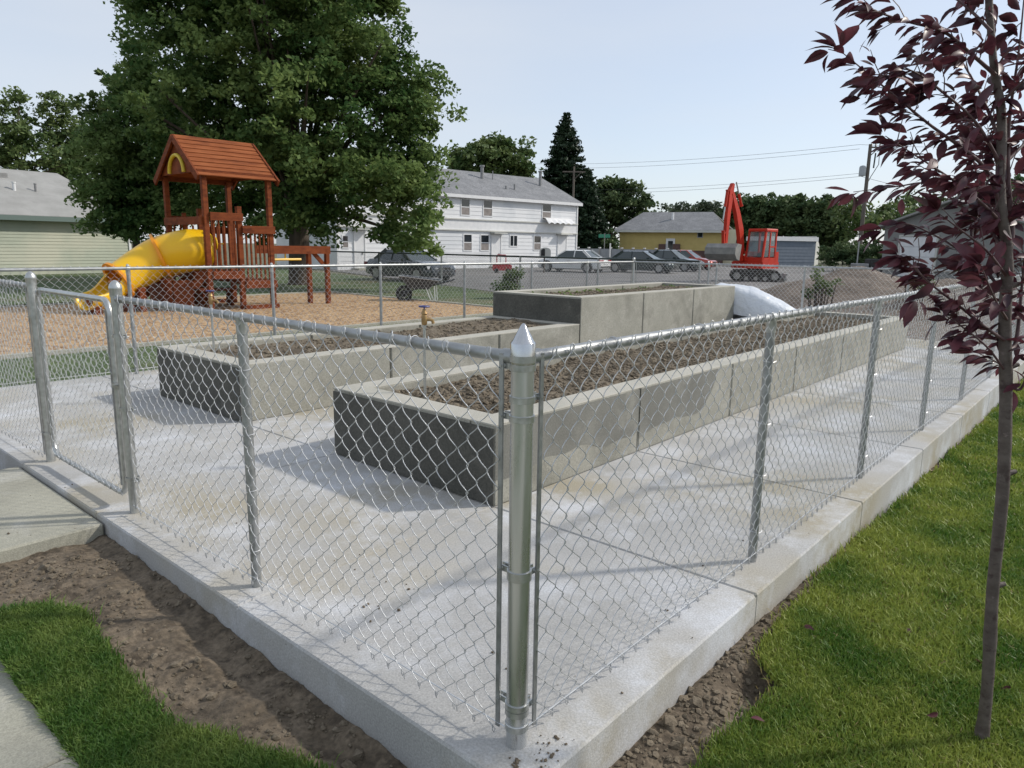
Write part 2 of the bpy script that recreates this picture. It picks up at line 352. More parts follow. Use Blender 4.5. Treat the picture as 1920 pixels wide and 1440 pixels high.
pts = sample(90000, -.93, -.1, -1.3, 2.45, lambda X, Y: (X < grass_l_edge(Y)+.025*RNG.standard_normal(len(X))) & (X > -.885+.02*fbm(Y*8, Y*0, 2, 3)), 1.2, 2.2)
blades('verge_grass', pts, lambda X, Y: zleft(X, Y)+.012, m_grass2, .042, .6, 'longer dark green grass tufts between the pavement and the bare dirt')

def leafset(P, size, rg, up=.35, elong=1.6):
    n = len(P); nrm = rg.standard_normal((n, 3)); nrm[:, 2] = np.abs(nrm[:, 2])+up; nrm /= np.linalg.norm(nrm, axis=1, keepdims=True)
    a = rg.standard_normal((n, 3)); a -= nrm*(a*nrm).sum(1, keepdims=True); a /= np.linalg.norm(a, axis=1, keepdims=True); c = np.cross(nrm, a)
    s = size*rg.uniform(.6, 1.3, (n, 1)); a = a*s*elong/2; c = c*s/2
    V = np.stack([P-a, P-a*.1+c, P+a, P-a*.1-c], 1).reshape(-1, 3); return V, np.arange(n*4).reshape(n, 4)
# clods
_ico = None
def ico():
    global _ico
    if _ico is None:
        t = (1+5**.5)/2
        v = np.array([(-1,t,0),(1,t,0),(-1,-t,0),(1,-t,0),(0,-1,t),(0,1,t),(0,-1,-t),(0,1,-t),(t,0,-1),(t,0,1),(-t,0,-1),(-t,0,1)], float); v /= np.linalg.norm(v[0])
        f = np.array([(0,11,5),(0,5,1),(0,1,7),(0,7,10),(0,10,11),(1,5,9),(5,11,4),(11,10,2),(10,7,6),(7,1,8),(3,9,4),(3,4,2),(3,2,6),(3,6,8),(3,8,9),(4,9,5),(2,4,11),(6,2,10),(8,6,7),(9,8,1)])
        _ico = (v, f)
    return _ico
def lumps(mb, P, R_):
    v, f = ico(); n = len(P)
    V = v[None]*(1+.35*RNG.standard_normal((n, 12, 1)).clip(-1, 1))*R_[:, None, None]*np.array([1, 1, .75])+P[:, None]
    F = f[None]+(np.arange(n)*12)[:, None, None]
    mb.np_(V.reshape(-1, 3), F.reshape(-1, 3))
mb = MB()
n = 4200; X = RNG.uniform(-.86, -.17, n); Y = RNG.uniform(-.6, 2.8, n)
k = (X > grass_l_edge(Y)) & (fbm(X*4, Y*4, 2, 40)+.12*RNG.standard_normal(n) > 0); X, Y = X[k], Y[k]
lumps(mb, np.stack([X, Y, dirt_l(X, Y)+.002], -1), RNG.lognormal(-5.3, .65, len(X)).clip(.002, .026))
n = 3000; X = RNG.uniform(.1, 4, n); Y = RNG.uniform(-.5, -.165, n); k = (Y > lawn_edge(X)) & (X < 1.3+RNG.exponential(.8, n)); X, Y = X[k], Y[k]
lumps(mb, np.stack([X, Y, dirt_r(X, Y)+.002], -1), RNG.lognormal(-5.1, .65, len(X)).clip(.002, .028))
tag(mb.build('dirt_clods', m_clod, smooth=False), 'loose brown dirt clods scattered beside the concrete edge', 'dirt', kind='stuff')
mb = MB()
for (cx, cy, r, n) in ((.06,-.10,.03,26),(-.07,-.06,.012,14),(-.02,-.13,.03,8),(.28,1.05,.12,16),(.35,1.25,.2,14),(.4,.4,1.0,30),(-.1,2.2,.3,8),(1.0,-.1,.5,8),(-.6,3.6,.5,14),(-1,3.2,.4,12),(1.7,-.08,.6,5)):
    P = np.stack([RNG.normal(cx, r, n), RNG.normal(cy, r, n), np.full(n, .003)], -1); P[:, 2] = np.where(P[:, 0] < -.16, -.027, .003)
    k = ~((P[:, 0] < -.15) & ((P[:, 1] < 2.9) | (P[:, 1] > 4.35))) & (P[:, 1] > -.15)
    lumps(mb, P[k], RNG.lognormal(-5.7, .5, int(k.sum())).clip(.0015, .008))
tag(mb.build('dirt_crumbs', m_dirt), 'small dirt crumbs dropped on the concrete near the corner post and gate', 'dirt', kind='stuff')

# ------------------------------------------------------------------ chain link fences
MW = .0425
def mesh_wires(L, z0=.035, z1=1.205, r=.00165, sides=4, sub=4, side=-1, seed=0):
    """woven diamond mesh along local x, flat spirals interlinked at the columns"""
    rg = np.random.default_rng(seed)
    N = int(L/MW); nseg = int((z1-z0)/MW); K = nseg*sub+1
    t = np.arange(K)/sub; seg = np.floor(t).astype(int); fr = t-seg
    zz = z0+t*(z1-z0)/nseg
    tri = np.where(seg % 2 == 0, fr, 1-fr)
    s_ = tri*tri*(3-2*tri); tri = .62*tri+.38*s_
    dep = np.where(seg % 2 == 0, 1, -1)*np.sin(np.pi*fr)*.006
    i = np.arange(N)[:, None]
    flip = (i % 2 == 1)
    u = np.where(flip, 1-tri, tri)
    x = i*MW + u*(MW+.004)-.002
    y = np.where(flip, -dep, dep)+side*.0
    wob = .0022*rg.standard_normal((N, 1)) 
    big = .006*np.sin(zz[None]*4+i*.07)+.003*np.sin(i*.31)
    P = np.stack([x+wob+.0012*rg.standard_normal((N, 1)), y+big, np.broadcast_to(zz, (N, K))+.003*rg.standard_normal((N, 1))], -1)
    # knuckles: top hooks and bottom tails
    last = P[:, -1]; sgn = np.where(((nseg % 2 == 1) ^ flip[:, 0]), -1, 1)[:, None]
    top = np.stack([last+np.concatenate([sgn*a, np.full((N,1), b), np.full((N,1), c)], 1) for a, b, c in ((.002,-.002,.011),(.006,.001,.018),(.011,.004,.013),(.012,.006,.0),(.007,.006,-.012))], 1)
    first = P[:, 0]; sg0 = np.where(flip[:, 0], -1, 1)[:, None]
    bot = np.stack([first+np.concatenate([sg0*a, np.full((N,1), b), np.full((N,1), c)], 1) for a, b, c in ((.006,.006,.012),(.007,.005,-.004),(.004,.002,-.014))], 1)
    P = np.concatenate([bot, P, top], 1); K = P.shape[1]
    T = np.gradient(P, axis=1); T /= np.linalg.norm(T, axis=-1, keepdims=True)
    ref = np.array([0, 1., 0]); A = np.cross(T, ref); A /= np.linalg.norm(A, axis=-1, keepdims=True)+1e-9; B = np.cross(T, A)
    th = 2*pi*np.arange(sides)/sides+pi/4
    V = P[:, :, None]+r*(A[:, :, None]*np.cos(th)[:, None]+B[:, :, None]*np.sin(th)[:, None])
    idx = np.arange(N*K*sides).reshape(N, K, sides)
    a = idx[:, :-1]; b_ = idx[:, 1:]
    F = np.stack([a, np.roll(a, -1, 2), np.roll(b_, -1, 2), b_], -1).reshape(-1, 4)
    return V.reshape(-1, 3), F
RZ = 1.20
def line_post(par, x, r=.021, h=1.2, base=0.0, knob=False, lean=0):
    b = MB(); b.tube([(x, 0, base-.06), (x+lean, 0, h-.02)], r, 16)
    o = smooth_angle(b.build('post', m_galv_dull, par))
    c = MB(); c.lathe([(r+.003,-.07),(r+.003,-.02),(r+.006,.0)], (x+lean, 0, h-.0), 14)
    c.tube([(x+lean-.02, 0, h), (x+lean+.02, 0, h)], .0215, 12)
    if knob: c.lathe([(.012,.015),(.018,.025),(.014,.042),(.003,.05)], (x+lean, 0, h), 10)
    smooth_angle(c.build('post_cap', m_galv, o))
    return o
def ties(par, x, zs, yo):
    for z in zs:
        mb = MB(); z += random.uniform(-.02, .02)
        sg = 1 if yo > 0 else -1; pts = [(x+.0245*sin(t), -sg*.0245*cos(t), z+.004*sin(t*.5)) for t in np.linspace(-2.3, 2.3, 12)]
        mb.tube(pts, .0019, 4)
        mb.tube([(x-.02, yo*.9, z-.004), (x, yo*1.08, z), (x+.012, yo*.95, z+.004)], .0015, 4)
        mb.build('tie_wire', m_wire, par)
def term_post(par, x, y, cap='dome', h=1.245, r=.0325, base=0.0):
    if cap == 'dome': r = .028
    b = MB(); b.tube([(x, y, base-.08), (x, y, h)], r, 24)
    o = smooth_angle(b.build('post', m_bright if cap == 'cone' else m_galv, par)); c = MB()
    if cap == 'dome': c.lathe([(r+.003,-.035),(r+.003,.0),(r+.005,.006),(r+.005,.014),(r+.001,.028),(r*.75,.042),(r*.4,.050),(.004,.053)], (x, y, h), 20)
    else: c.lathe([(r+.003,-.062),(r+.003,-.003),(r+.0015,.0),(r*.92,.004),(r*.56,.027),(r*.24,.046),(r*.15,.05),(.002,.052)], (x, y, h), 32)
    smooth_angle(c.build('post_cap', m_chrome if cap == 'cone' else m_galv, o), 50)
    return o
def band(mb, x, y, z, ang, r=.0335, hh=.009):     # tension band with ears and a bolt, towards direction ang
    ca, sa = cos(ang), sin(ang)
    pts = [(x+(r+.001)*cos(ang+t), y+(r+.001)*sin(ang+t)) for t in np.linspace(.28, 2*pi-.28, 22)]
    pts = [(x+ca*.072-sa*.009, y+sa*.072+ca*.009)]+pts+[(x+ca*.072+sa*.009, y+sa*.072-ca*.009)]
    n = len(pts); vs = []
    for i, p in enumerate(pts):
        q0 = pts[max(i-1, 0)]; q1 = pts[min(i+1, n-1)]; dx, dy = q1[0]-q0[0], q1[1]-q0[1]; L = hypot(dx, dy); nx, ny = dy/L*.0022, -dx/L*.0022
        for sx, zz in ((1,-hh),(1,hh),(-1,hh),(-1,-hh)): vs.append((p[0]+nx*sx, p[1]+ny*sx, z+zz))
    fs = [(i*4+k, i*4+(k+1)%4, i*4+4+(k+1)%4, i*4+4+k) for i in range(n-1) for k in range(4)]+[(3,2,1,0),((n-1)*4,(n-1)*4+1,(n-1)*4+2,(n-1)*4+3)]
    mb.add(vs, fs)
    bx, by = x+ca*.062, y+sa*.062
    mb.tube([(bx-sa*.024, by+ca*.024, z), (bx+sa*.022, by-ca*.022, z)], .004, 8)
    mb.tube([(bx+sa*.010, by-ca*.010, z), (bx+sa*.018, by-ca*.018, z)], .009, 6)
    mb.tube([(bx-sa*.010, by+ca*.010, z), (bx-sa*.015, by+ca*.015, z)], [.0095, .005], 10)

def fence(name, label, loc, rz, L, posts, side, seed, sub=4, sides=4, knob=False, rail_z=RZ, r_rail=.0178, gp=None, bars=(True, True), mesh_off=.027):
    t = thing(name, label, 'fence', loc, rz, 'chain link fence runs round the garden beds')
    b = MB(); n = max(2, int(L/.6)); b.tube([(x, 0, rail_z) for x in np.linspace(.02, L-.02, n)], r_rail, 14)
    for x in (.03, L-.03): b.tube([(x-.03, 0, rail_z), (x+.04, 0, rail_z)], r_rail+.004, 14)
    smooth_angle(b.build('top_rail', m_galv_dull, t))
    for k, x in enumerate(posts): line_post(t, x, knob=knob, lean=random.uniform(-.008, .008))
    V, F = mesh_wires(L-.13, side=side, sides=sides, sub=sub, seed=seed, z1=rail_z+.008); V = V+np.array([.065, side*mesh_off, 0])
    b = MB(); b.np_(V, F); b.build('wire_mesh', m_wire, t, smooth=True)
    b = MB(); b.tube([(x, side*(mesh_off-.008), .052+.003*sin(x*3)) for x in np.linspace(.03, L-.03, n)], .0024, 6); b.build('tension_wire', m_wire, t)
    if seed < 4:
        for x in posts: ties(t, x, (.18, .45, .72, 1.0), side*(mesh_off+.006))
        rt = None
        for x in np.arange(.45, L-.1, .6):
            if rt is None:
                b = MB(); b.tube([(0, (r_rail+.004)*cos(q), (r_rail+.004)*sin(q)) for q in np.linspace(-.6, 5.2, 12)], .0019, 4); rt = b.build('tie_wire', m_wire, t); o = rt
            else: o = rt.copy(); COL.objects.link(o); o.parent = t
            o.location = (x, 0, rail_z)
    for k, x in enumerate((.062, L-.062)):
        if bars[k]:
            b = MB(); b.obox((x, side*.018, .625), (.0075, 0, 0), (0, .003, 0), (0, 0, .585)); b.build('tension_bar', m_galv_dull, t)
    return t
SP = 1.774; W_ = 7.3; LX = 7*SP
# right run (near camera) carries the corner post
fr = fence('chain_link_fence', 'long chain link fence along the lawn, with the pointed corner post nearest the camera', (0,0,0), 0, LX, [SP*i for i in range(1, 7)], -1, 1, sub=4)
term_post(fr, 0, 0, 'cone')
def put_bands(par, x, y, zs, ang):
    for z in zs:
        bd = MB(); band(bd, x, y, z, ang); smooth_angle(bd.build('tension_band', m_galv, par))
put_bands(fr, 0, 0, (1.085, .555, .115, 1.2), 0); put_bands(fr, 0, 0, (1.03, .565, .135, 1.175), pi/2)
bd = MB(); bd.lathe([(.0345,-.012),(.0365,-.01),(.0365,.01),(.0345,.012)], (0, 0, .065), 20); bd.build('post_ring', m_galv, fr)
# left run, from the corner to the gate post
GY0, GY1 = 2.84, 4.25
fl = fence('chain_link_fence', 'short two-panel chain link fence between the pointed corner post and the gate', (0,0,0), pi/2, GY0, [1.5295], 1, 2, sub=4)
def term_local(par, x, cap='dome'):
    o = term_post(par, x, 0, cap); bb = MB(); return o
term_local(fl, GY0)
put_bands(fl, GY0, 0, (1.0, .6, .2), pi)
fl2 = fence('chain_link_fence', 'chain link fence left of the gate running out of the picture', (0,GY1,0), pi/2, W_-GY1, [1.52], 1, 3)
term_local(fl2, 0)
put_bands(fl2, 0, 0, (1.0, .6, .2), 0)
fb = fence('chain_link_fence', 'chain link fence along the far side of the planters in front of the wood chips', (0,W_,0), 0, LX, [SP*i for i in range(1, 7)], 1, 4, sub=3, sides=3, knob=True)
term_local(fb, LX); term_local(fb, 0)
fe = fence('chain_link_fence', 'chain link fence across the far end between the white tarp and the dirt pile', (LX,0,0), pi/2, W_, [SP*i for i in range(1, 4)]+[5.5], -1, 5, sub=3, sides=3)
term_local(fe, 0)
# gate
gt = thing('gate', 'closed chain link garden gate with rounded pipe frame and dome topped posts', 'gate', (0,GY0,0), pi/2)
gx0, gx1, gz0, gz1, rc, rf = .105, GY1-GY0-.1, .075, 1.185, .085, .0165
def rrect(x0, x1, z0, z1, r, n=7):
    P = []
    for cx, cz, a0 in ((x1-r, z1-r, 0), (x0+r, z1-r, pi/2), (x0+r, z0+r, pi), (x1-r, z0+r, 3*pi/2)):
        for k in range(n+1): a = a0+pi/2*k/n; P.append((cx+r*cos(a), 0, cz+r*sin(a)))
    return P+[P[0]]
b = MB(); b.tube(rrect(gx0, gx1, gz0, gz1, rc), rf, 14, cap=False); smooth_angle(b.build('gate_frame', m_galv, gt))
V, F = mesh_wires(gx1-gx0-.05, z0=gz0+.01, z1=gz1-.012, side=1, seed=9); V = V+np.array([gx0+.025, .012, 0])
b = MB(); b.np_(V, F); b.build('wire_mesh', m_wire, gt, smooth=True)
for x in (gx0+.035, gx1-.035):
    b = MB(); b.obox((x, .01, (gz0+gz1)/2), (.007, 0, 0), (0, .003, 0), (0, 0, .5)); b.build('tension_bar', m_galv_dull, gt)
for z in (.25, 1.0):
    b = MB(); x = gx1+.045
    b.lathe([(.02,-.03),(.02,.03)], (gx1, 0, z), 10); b.tube([(gx1, 0, z-.02), (GY1-GY0-.045, 0, z-.02)], .008, 8); b.tube([(GY1-GY0-.05, 0, z-.04), (GY1-GY0-.05, 0, z+.03)], .009, 8)
    smooth_angle(b.build('hinge', m_galv, gt))
b = MB(); b.lathe([(.021,-.015),(.021,.015)], (gx0, 0, .72), 10); b.beam((gx0, .02, .72), (.02, .02, .72), .008, .03); b.beam((.03,-.02,.72),(.03,.045,.735),.03,.006)
smooth_angle(b.build('latch', m_galv, gt))

# ------------------------------------------------------------------ raised planters
def planter(label, x0, x1, y0, y1, h, joints, seed, end='dark_end', soil_slope=0, left_open=False, wet=None):
    t = thing('planter_bed', label, 'planter', ((x0+x1)/2, (y0+y1)/2, 0), 0, 'concrete planter beds')
    O = ((x0+x1)/2, (y0+y1)/2, 0); th = .2; b = MB()
    xs = [x0+th]+[j for j in joints if x0+th < j < x1]+[x1]; gap = .007
    wall = lambda *a: b.bbox(*a, .012)
    xs = [x0]+list(joints)+[x1]
    for i in range(len(xs)-1):
        a, c = xs[i]+(gap if i else .0), xs[i+1]-(gap if i < len(xs)-2 else 0)
        for ya, yb in ((y0, y0+th), (y1-th, y1)):
            b.bbox(a+(.004 if i == 0 else 0), c, ya, yb, 0.001, h-.0001, .012)
        if i < len(xs)-2:
            b.box(c-.01, c+2*gap+.01, y0+.025, y0+th-.02, .001, h-.012); b.box(c-.01, c+2*gap+.01, y1-th+.02, y1-.025, .001, h-.012)
    b.bbox(x1-th, x1-.003, y0+th, y1-th, .001, h-.0001, .003)
    b.bbox(x0+.004, x0+th, y0+th, y1-th, .001, h-.0001, .003)
    smooth_angle(b.build('side_wall', m_bedc, t, off=O), 20)
    b = MB(); b.box(x0-.001, x0+.0035, y0+.003, y1-.003, .002, h-.022)        # end face, coloured darker than the side walls
    b.build('end_face', m_bedend, t, off=O)
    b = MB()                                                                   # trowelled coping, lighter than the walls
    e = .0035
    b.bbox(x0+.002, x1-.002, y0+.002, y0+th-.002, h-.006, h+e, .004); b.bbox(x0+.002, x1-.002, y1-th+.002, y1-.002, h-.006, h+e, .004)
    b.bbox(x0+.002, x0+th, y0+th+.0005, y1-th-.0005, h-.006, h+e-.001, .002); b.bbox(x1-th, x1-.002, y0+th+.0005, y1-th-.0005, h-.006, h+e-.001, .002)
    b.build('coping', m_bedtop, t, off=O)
    if wet:
        for k, (wx0, wx1, z1a, mm) in enumerate(wet):
            b = MB(); n = 40; xsx = np.linspace(wx0, wx1, n); lo = z1a*(1+.9*fbm(xsx*3, xsx*0, 3, seed+k))+(.3*np.clip((xsx-4.0)/.35, 0, 1)**2 if k else 0); top = np.full(n, h-.012); lo = np.minimum(lo, top-.002)
            A = [[(x, y0-.0022, q) for x, q in zip(xsx, lo)], [(x, y0-.0022, q) for x, q in zip(xsx, top)]]
            b.grid([[A[j][i] for j in range(2)] for i in range(n)]); b.build('damp_stain', mm, t, off=O)
    st = .022 if y0 < 2 else .04
    X0, X1, Y0, Y1 = x0+th+.001, x1-th-.001, y0+th+.001, y1-th-.001
    nx, ny = int((X1-X0)/st), int((Y1-Y0)/st)
    X, Y = np.meshgrid(np.linspace(X0, X1, nx), np.linspace(Y0, Y1, ny), indexing='ij')
    sz = lambda X, Y: h-.06+.045*fbm(X*9, Y*9, 3, seed)+.07*fbm(X*2.5, Y*2.5, 3, seed+5)+.028*fbm(X*26, Y*26, 2, seed+3)+soil_slope*np.exp(-((X-X1)/1.2)**2)
    V = np.stack([X, Y, sz(X, Y)], -1).reshape(-1, 3); I, J = np.meshgrid(np.arange(nx-1), np.arange(ny-1), indexing='ij'); a = (I*ny+J).ravel()
    b = MB(); b.np_(V, np.stack([a, a+ny, a+ny+1, a+1], -1)); s_ = b.build('soil', m_soil, t, off=O, smooth=True)
    n = int((900 if y0 < 2 else 420)*(X1-X0)); X = X0+.03+RNG.random(n)**(1.3 if y0 < 2 else 1)*(X1-X0-.06); Y = RNG.uniform(Y0+.02, Y1-.02, n)
    b = MB(); lumps(b, np.stack([X, Y, sz(X, Y)+.004], -1), RNG.lognormal(-4.7, .5, n).clip(.004, .028)); b.build('soil_clods', m_clod, t, off=O)
    return t, sz
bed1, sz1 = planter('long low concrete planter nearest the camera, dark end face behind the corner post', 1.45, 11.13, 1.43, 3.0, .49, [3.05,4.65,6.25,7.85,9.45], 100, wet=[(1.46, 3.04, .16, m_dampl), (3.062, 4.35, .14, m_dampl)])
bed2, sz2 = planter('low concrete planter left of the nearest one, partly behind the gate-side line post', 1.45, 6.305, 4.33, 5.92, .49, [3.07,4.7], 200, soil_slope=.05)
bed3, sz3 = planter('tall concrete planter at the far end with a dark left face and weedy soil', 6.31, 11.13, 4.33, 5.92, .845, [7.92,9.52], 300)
n = 260; rgw = np.random.default_rng(8); X = np.repeat(rgw.uniform(6.6, 10.9, 45), 5)+.025*rgw.standard_normal(225); Y = np.repeat(np.where(rgw.random(45) < .6, 5.62, rgw.uniform(4.6, 5.6, 45)), 5)+.025*rgw.standard_normal(225)
V, F = leafset(np.stack([X, Y, sz3(X, Y)+rgw.uniform(.0, .03, 225)], -1), .028, rgw, .2, 2); b = MB(); b.np_(V, F); b.build('weeds', m_grass2, bed3, off=(8.72, 5.125, 0))
# standpipes
m_brass = mat('brass', (.32,.2,.09), (.4,.27,.12), 20, .45, .6)
m_blue = mat('blue_handle', (.03,.04,.16), (.05,.06,.22), 20, .45)
def standpipe(px, pyb, pyt, z, label):
    p = onz(px, pyb, z); D = (p-CAM)@FH; top = P3(px-2, pyt, D)[2]
    t = thing('standpipe', label, 'water tap', (p[0], p[1], z-.03)); H = top-z+.03
    b = MB(); b.cyl(0, 0, -.05, H-.13, .0105, 12); b.lathe([(.014,-.01),(.014,.01)], (0,0,H-.14), 8); smooth_angle(b.build('riser_pipe', m_galv, t))
    b = MB(); b.lathe([(.014,-.13),(.02,-.12),(.02,-.07),(.017,-.06),(.022,-.05),(.015,-.035),(.012,-.02)], (0,0,H), 14)
    b.tube([(0,0,H-.09),(.028,-.02,H-.09),(.045,-.033,H-.098),(.05,-.037,H-.12)], .012, 10); smooth_angle(b.build('tap_body', m_brass, t))
    b = MB(); b.cyl(0,0,H-.03,H,.005,8); P = [(.034*cos(a),.034*sin(a),H-.002) for a in np.linspace(0,2*pi,17)]; b.tube(P,.006,6,cap=False)
    for a in (0, pi/2): b.tube([(-.034*cos(a),-.034*sin(a),H-.002),(.034*cos(a),.034*sin(a),H-.002)],.004,6)
    smooth_angle(b.build('handwheel', m_blue, t))
standpipe(797, 751, 574, .43, 'galvanised standpipe with brass tap and blue handwheel in the nearest planter')
standpipe(402, 668, 545, .43, 'galvanised standpipe with tap rising from the second planter near the slide tower')
# tarp mound
m_tarp = mat('white_tarp', (.62,.66,.72), (.72,.75,.78), 3, .35, bump=.05, bscale=5)
def blobmesh(cx, cy, rx, ry, h, n=44, seed=0, wr=.06, p=2.2, z0=0):
    A = []
    for i in range(n):
        row = []
        for j in range(n):
            u, v = -1+2*i/(n-1), -1+2*j/(n-1); s = (abs(u)**p+abs(v)**p)
            hh = max(0, 1-s)**.62; X, Y = cx+u*rx, cy+v*ry
            z = z0+h*hh*(1+.22*float(fbm(X*2, Y*2, 3, seed)))+(wr*float(fbm(X*7, Y*3, 3, seed+2)) if hh > 0 else -.02)
            row.append((X, Y, z))
        A.append(row)
    b = MB(); b.grid(A); return b
b = MB(); A = []
n = 70; m_ = 26
for i in range(n):
    y = 3.05+(5.45-3.05)*i/(n-1); row = []
    pr = np.interp(y, [3.05,3.25,3.6,4.0,4.4,4.8,5.1,5.45], [.08,.40,.60,.78,.86,.88,.74,.1])
    for j in range(m_):
        u = j/(m_-1); x = 11.16+u*1.16
        sh = np.interp(u, [0,.12,.3,.6,.85,1], [.75,.95,1,.85,.5,.12])
        z = pr*sh+.10*float(fbm(x*3.1, y*3.1, 3, 77))*min(1, pr*3)+.06*abs(float(fbm(x*7+y*4, y*3-x*3, 3, 78)))
        row.append((x, y, max(z, .004) if 0 < u < 1 else .004+z*0.5*(u == 0)))
    A.append(row)
b.grid(A); o = b.build('tarp', m_tarp, smooth=True, off=(11.7, 5.2, 0)); o.location = (11.7, 5.2, 0)
tag(o, 'crumpled white plastic sheet heaped over a pile beyond the tall planter', 'tarp')

# ------------------------------------------------------------------ middle ground sheets
def poly(name, pts, z, m, zt=None):
    b = MB(); b.add([(x, y, z) for x, y in pts], [tuple(range(len(pts)))]); return struct(b.build(name, m))
poly('side_lawn', [(-40,7.47),(12.7,7.47),(12.7,10.2),(-40,10.2)], -.10, m_farlawn)
CH = [(-9,10.45),(12.4,10.2),(12.6,19.3),(6,19.0),(-9,18.4)]
poly('wood_chip_bed', CH, -.088, m_chips)
b = MB()
for i in range(len(CH)):
    p, q = CH[i], CH[(i+1) % len(CH)]
    if i == 4: continue
    b.beam((p[0],p[1],-.09),(q[0],q[1],-.09), .13, .07)
struct(b.build('kerb', m_walk))
poly('back_lawn', [(-60,19.6),(12.8,19.9),(12.8,10),(16.2,10),(17.5,16.0),(20,24),(24,42),(-60,46)], -.104, m_farlawn)
LOT = [(12.9,6.0),(17.0,15.2),(20.5,24.5),(24.5,37.2),(75,31.5),(62,6),(30,2.5)]
def arr(L): return [tuple(p) for p in L]
poly('car_park', arr(LOT), -.096, m_asph)
poly('bare_ground', [(12.7,-.3),(30,-.3),(32,9.3),(24,10.6),(12.7,6.6)], -.09, m_mound)
b = MB(); b.beam((24.5,37.5,-.08),(62,33.5,-.08),.2,.09); b.beam((36,9,-.08),(64,7.5,-.08),.2,.08); struct(b.build('lot_kerb', m_bedtop))
poly('far_verge', [(36,7.3),(66,6),(64,-4),(40,-4)], -.1, m_farlawn)
# dirt pile
def mound(label, c, rx, ry, h, rz, seed, n=60):
    b = MB(); A = []
    for i in range(n):
        row = []
        for j in range(n):
            u, v = -1+2*i/(n-1), -1+2*j/(n-1); s = hypot(u, v*1.0); hh = max(0, 1-s)**.85
            x, y = u*rx, v*ry
            row.append((x, y, -.06+h*hh*(1+.25*float(fbm(x*.9, y*.9, 3, seed)))+.10*float(fbm(x*2.6, y*2.6, 4, seed+4))*min(1, hh*5)))
        A.append(row)
    b.grid(A); o = b.build('dirt_pile', m_mound, smooth=True); o.location = (c[0], c[1], -.06); o.rotation_euler = (0,0,rz); return tag(o, label, 'dirt pile')
c = GP(1610, 22); mound('large brown dirt mound beyond the end fence left of the grey garage', c, 3.6, 3.2, 1.25, YAW, 51)
c = GP(1790, 19.5); mound('low dirt ridge behind the sapling in front of the grey garage', c, 3.4, 4.2, .95, YAW, 61)
c = GP(1490, 23.5); mound('low flat spread of dirt in front of the red excavator', c, 2.0, 4.2, .42, YAW, 71)

# ------------------------------------------------------------------ buildings
def facade(pa, Da, pb, Db):
    a = P3(pa, 465, Da); b = P3(pb, 465, Db); d = (b-a)[:2]; L = float(np.hypot(*d)); return a, atan2(d[1], d[0]), L
class Face:
    def __init__(s, pa, Da, pb, Db):
        s.a, s.rz, s.L = facade(pa, Da, pb, Db); s.d = np.array([cos(s.rz), sin(s.rz), 0]); s.n = np.array([-sin(s.rz), cos(s.rz), 0])
    def loc(s, px, py):                          # picture point on the facade plane -> local (x, z)
        r = _fw*FPX + _R*(px-960) - _U*(py-720); t = ((s.a-CAM)@s.n)/(r@s.n); p = CAM+r*t; return float((p-s.a)@s.d), float(p[2]+.13)
    def thing(s, name, label, cat, group=None): return thing(name, label, cat, (s.a[0], s.a[1], -.13), s.rz, group)
def siding(b, x0, x1, z0, z1, step, y=0, d=.022, axis='x'):
    z = z0; A = []
    while z < z1-.001:
        zt = min(z+step, z1); A += [(y-d, z), (y-.002, zt)]; z = zt
    if axis == 'x': b.grid([[(x0, p[0], p[1]) for p in A], [(x1, p[0], p[1]) for p in A]])
def window(par, x0, x1, z0, z1, mf, mg, sash=1, proud=.05, split=None, y=0):
    f = .075; b = MB()
    b.box(x0, x0+f, y-proud, y+.02, z0, z1); b.box(x1-f, x1, y-proud, y+.02, z0, z1)
    b.box(x0+f, x1-f, y-proud, y+.02, z0, z0+f); b.box(x0+f, x1-f, y-proud, y+.02, z1-f, z1)
    if sash == 1: b.box(x0+f, x1-f, y-proud+.01, y+.02, (z0+z1)/2-.03, (z0+z1)/2+.03)
    if sash == 2: b.box((x0+x1)/2-.03, (x0+x1)/2+.03, y-proud+.01, y+.02, z0+f, z1-f)
    o = b.build('window', mf, par)
    g_ = MB(); g_.add([(x0+f, y-.027, z0+f), (x1-f, y-.027, z0+f), (x1-f, y-.027, z1-f), (x0+f, y-.027, z1-f)], [(0,1,2,3)]); g_.build('pane', mg, o)
    if split:
        c = MB(); c.box(x0+f+.02, x1-f-.02, y-.035, y-.029, z0+f+.02, (z0+z1)/2-.04); c.build('curtain', split, o)
    return o
def gable_roof(par, x0, x1, y0, y1, ze, zr, m, ov=.35, t=.12, fascia=None, hip=0):
    b = MB(); ym = (y0+y1)/2; k = (zr-ze)/(ym-y0); zo = ze-ov*k
    P = [(x0-ov, y0-ov, zo), (x1+ov, y0-ov, zo), (x1+ov-hip, ym, zr), (x0-ov+hip, ym, zr), (x0-ov, y1+ov, zo), (x1+ov, y1+ov, zo)]
    Q = [(p[0], p[1], p[2]+t) for p in P]
    b.add(P+Q, [(3,2,1,0),(5,2,3,4),(6,7,8,9),(9,8,11,10),(0,1,7,6),(5,4,10,11),(1,2,8,7),(2,5,11,8),(3,0,6,9),(4,3,9,10)])
    o = b.build('roof', m, par)
    if fascia:
        c = MB(); c.box(x0-ov, x1+ov, y0-ov-.03, y0-ov-.003, zo-.12, zo+t-.02); c.build('fascia', fascia, par)
    return o
m_sid_w = mat('white_siding', (.70,.71,.72), (.76,.77,.78), .6, .7, c3=(.62,.64,.66), s3=.25)
m_sid_g = mat('cream_siding', (.50,.50,.46), (.58,.58,.54), .6, .7)
m_shing = mat('grey_shingle', (.17,.175,.185), (.23,.235,.245), 1.2, .95, bump=.02, bscale=8, fine=.4, stretch=(1,1,1))
m_shing2 = mat('pale_shingle', (.27,.27,.26), (.33,.33,.32), 1.2, .95, fine=.35)
